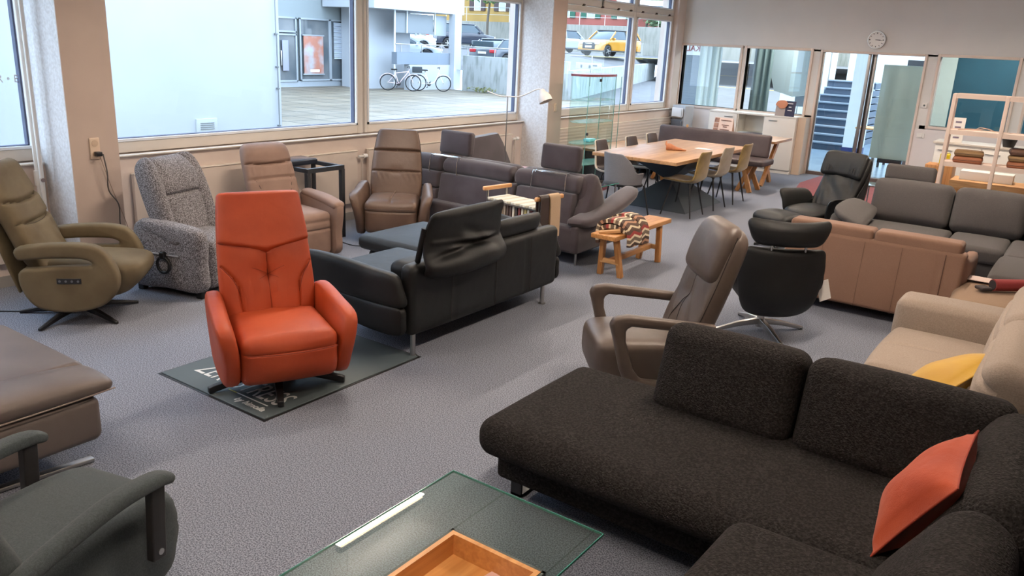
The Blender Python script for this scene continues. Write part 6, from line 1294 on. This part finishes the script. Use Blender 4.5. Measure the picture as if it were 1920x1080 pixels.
u = thing('standing_display', 'folded advertising card with an orange figure on the white sideboard', 'sign', (-4.66, 15.05, 1.026), -6)
NV = mat('navy_print', (38, 34, 62), .5); GY = mat('print_grey', (168, 156, 150), .6)
MB().rbox(-.01, .17, -.004, .004, 0, .27, r=.002, M=XF(rx=-6)).obj('right_panel', NV, u); MB().rbox(-.19, -.01, -.004, .004, 0, .18, r=.002, M=XF(rx=-6)).obj('left_panel', GY, u)
MB().pad([(-.19, .19), (-.15, .26), (-.04, .28), (.02, .25), (.03, .2), (-.02, .14), (-.1, .13), (-.15, .17)], .004, plane='xz', at=-.012, sm=3).obj('figure', mat('print_orange', (206, 138, 104), .6), u)
for z, w_ in ((.22, .1), (.16, .05), (.1, .08)): MB().box(.06-w_/2+.02, .06+w_/2+.02, -.008, -.006, z, z+.014).obj('print_line', WHITE, u, smooth=False)
# ---- red runner by the door
tag(MB().add([(-3.55, 12.1, 0), (-2.5, 12.1, 0), (-2.5, 15.35, 0), (-3.95, 15.35, 0), (-3.98, 14.2, 0), (-3.55, 12.1, .008), (-2.5, 12.1, .008), (-2.5, 15.35, .008), (-3.95, 15.35, .008), (-3.98, 14.2, .008)], [(0, 4, 3, 2, 1), (5, 6, 7, 8, 9), (0, 1, 6, 5), (1, 2, 7, 6), (2, 3, 8, 7), (3, 4, 9, 8), (4, 0, 5, 9)]).obj('door_rug', mat('burgundy_rug', (140, 78, 80), .95, c2=(122, 66, 70), ns=60, bump=.5, bs=200), smooth=False), 'burgundy rug in front of the sliding door', 'rug')
# ---- small chrome table with a book
t = thing('side_table', 'slim chrome side table left of the graphite sofa', 'table', (-2.0, 10.75, 0), 0)
MB().rbox(-.22, .22, -.17, .17, .60, .615, r=.004).obj('table_top', glass('table_glass2', (216, 236, 230), 1.6, 1.5), t)
for sx in (-1, 1):
    for sy in (-1, 1): MB().cyl((sx*.2, sy*.15, 0), (sx*.2, sy*.15, .6), .009, n=8).obj('leg', CHROME, t)
MB().tube([(-.2, -.15, .01), (.2, -.15, .01), (.2, .15, .01), (-.2, .15, .01)], .008, 8, closed=True).obj('floor_ring', CHROME, t)
u = thing('book', 'closed pale book on the slim chrome table', 'book', (-1.95, 10.75, .616), 8); MB().rbox(-.12, .12, -.08, .08, 0, .03, r=.003).obj('cover', mat('book_tan', (206, 172, 136), .6), u); MB().box(-.115, .122, -.075, .078, .005, .025).obj('pages', WHITE, u, smooth=False)
# ---- white open shelf unit
t = thing('open_shelf', 'white lacquered open shelf unit behind the graphite sofa', 'shelf', (-.55, 10.75, 0), 4)
SH = mat('shelf_white', (228, 206, 192), .45)
for x in (-.86, -.34, .18, .70):
    for y in (-.14, .14): MB().rbox(x-.02, x+.02, y-.02, y+.02, 0, 1.76 if x > -.9 else 1.76, r=.004).obj('upright', SH, t)
    for z in (1.34, 1.74, .98): MB().box(x-.02, x+.02, -.12, .12, z-.02, z+.02).obj('cross_rail', SH, t, smooth=False)
for z, nm in ((1.74, 'top_rail'), (1.34, 'shelf_rail'), (.98, 'shelf_rail')): MB().box(-.84, .70, -.155, -.125, z-.025, z+.025).box(-.84, .70, .125, .155, z-.025, z+.025).obj(nm, SH, t, smooth=False)
for z in (1.345, .985): MB().box(-.84, .70, -.125, .125, z, z+.012).obj('shelf_board', SH, t, smooth=False)
def stack(loc, rz, w_, d_, hs, c, lab):
    z = 0
    for i, h in enumerate(hs):
        u = thing('cushion', lab[i], 'cushion', (loc[0], loc[1], loc[2]+z), rz+i*2, 'cushions stacked in the white shelf'); MB().rbox(-w_/2, w_/2, -d_/2, d_/2, 0, h, r=min(.03, h*.45), n=6, k=3, puff=(0, 0, .006)).obj('pad', mat('pad_'+str(i)+str(c[0][0]), c[i], .7), u)
        MB().rbox(-w_/2-.002, w_/2+.002, -d_/2-.002, d_/2+.002, h*.45, h*.52, r=.002).obj('piping', mat('pad_piping', (70, 50, 40), .7), u); z += h+.004
stack((-1.16, 10.72, .999), 4, .30, .26, (.075, .06), ((150, 92, 62), (140, 110, 74)), ('rust brown cushion, lower of the two in the white shelf', 'olive brown cushion, upper of the two in the white shelf'))
stack((-.62, 10.74, .999), 4, .30, .24, (.07, .06, .07), ((150, 92, 62), (176, 150, 146), (92, 64, 50)), ('rust cushion at the bottom of the right shelf stack', 'pinkish cushion in the middle of the right shelf stack', 'dark brown cushion on top of the right shelf stack'))
u = thing('dried_branch', 'pale dried branch lying on the upper board of the white shelf', 'decoration', (-1.12, 10.72, 1.36), 5)
MB().tube([(-.2, 0, .008), (-.1, .02, .014), (0, 0, .02), (.08, .01, .035), (.16, 0, .015)], lambda q: .008-.004*q, 8, smooth=5).tube([(-.02, 0, .02), (.02, -.02, .045), (.08, -.03, .04)], .004, 6, smooth=4).obj('branch', mat('pale_wood', (206, 176, 158), .8), u)
# ---- white cabinet and low oak furniture at the right rear
t = thing('cabinet', 'long white low cabinet at the back wall with drawers', 'cabinet', (-.85, 13.95, 0), 0)
MB().box(-1.1, 1.4, -.25, .25, .0, .93).obj('carcass', CW, t, smooth=False); MB().rbox(-1.13, 1.43, -.28, .28, .93, .96, r=.004).obj('top_board', mat('cabinet_top', (196, 186, 174), .5), t)
for k in range(4): o = MB().rbox(-1.09+k*.62, -.49+k*.62, -.27, -.25, .05, .90, r=.003).obj('door', CW, t); MB().rbox(-1.05+k*.62, -.85+k*.62, -.285, -.27, .84, .85, r=.003).obj('handle', STEEL, o)
u = thing('dark_bowl', 'small black bowl on the white cabinet', 'bowl', (-1.02, 13.85, .961), 0); MB().lathe([(0, 0), (.07, 0), (.1, .11), (.09, .11), (.06, .012), (0, .012)], 28).obj('body', BLACKP, u); MB().lathe([(.094, .105), (.102, .112), (.094, .118), (.088, .112)], 28).obj('rim', DARKM, u)
u = thing('card_stand', 'tall white printed card on the white cabinet', 'sign', (-1.72, 13.8, .961), 10); MB().rbox(-.1, .1, -.005, .005, 0, .36, r=.002).obj('card', WHITE, u)
for k in range(4): MB().rbox(-.03, .05, -.009, -.005, .06+k*.075, .085+k*.075, r=.002).obj('print_mark', mat('card_mark', (120, 110, 128), .6), u)
u = thing('tray', 'oval tray with dark pebbles on the white cabinet', 'tray', (-.32, 13.8, .961), 0); MB().rbox(-.16, .16, -.08, .08, 0, .02, r=.008).obj('dish', STEEL, u)
rg = random.Random(9); pbm = MB()
for k in range(14): x, y = rg.uniform(-.13, .13), rg.uniform(-.05, .05); MB().rbox(x-.018, x+.018, y-.014, y+.014, .02, .042, r=.01).obj('pebble', mat('pebble', (84, 76, 70), .6), u)
t = thing('oak_cube', 'small oak cube stool carrying the yellow jar', 'stool', (-1.66, 12.5, 0), 0); MB().rbox(-.17, .17, -.17, .17, .05, .76, r=.006).obj('body', OAKZ, t); MB().box(-.15, .15, -.15, .15, 0, .05).obj('plinth', DARKM, t, smooth=False)
u = thing('yellow_jar', 'bright yellow glass jar on the oak cube', 'jar', (-1.62, 12.45, .762), 0); MB().rbox(-.06, .06, -.05, .05, 0, .15, r=.012).obj('body', mat('yellow_glass', (226, 200, 40), .2), u); MB().rbox(-.05, .05, -.04, .04, .15, .165, r=.004).obj('lid', mat('yellow_lid', (206, 186, 90), .4), u)
t = thing('tv_bench', 'long low oak media bench with dark open compartments', 'cabinet', (-.75, 12.0, 0), 0)
MB().box(-.68, 1.2, -.26, .26, .56, .66).obj('top_board', OAKX, t, smooth=False)
for x0_, x1_ in ((-.68, -.38), (.42, .70)): MB().box(x0_, x1_, -.25, .25, .06, .56).obj('oak_door', OAKZ, t, smooth=False)
MB().box(-.38, .42, -.22, .24, .06, .56).box(.70, 1.2, -.22, .24, .06, .56).obj('dark_niche', DARKM, t, smooth=False); MB().box(-.62, 1.15, -.2, .2, 0, .06).obj('plinth', DARKM, t, smooth=False)
MB().rbox(-.36, -.12, -.25, -.22, .34, .44, r=.003).obj('drawer', CW, t)
MB().rbox(-.10, .12, -.25, -.22, .34, .44, r=.003).obj('drawer', CW, t)
u = thing('white_box', 'white carton with a split lid on the oak media bench', 'box', (-1.05, 12.05, .661), 0); MB().rbox(-.3, .3, -.12, .12, 0, .11, r=.004).obj('carton', WHITE, u); MB().box(.06, .066, -.122, -.12, 0, .11).obj('split', DARKM, u, smooth=False)
u = thing('black_box', 'flat black box on the oak media bench', 'box', (-.42, 11.95, .661), 0); MB().rbox(-.17, .17, -.1, .1, 0, .07, r=.006).obj('body', BLACKP, u); MB().rbox(-.172, .172, -.102, .102, .045, .075, r=.005).obj('lid', DARKM, u)
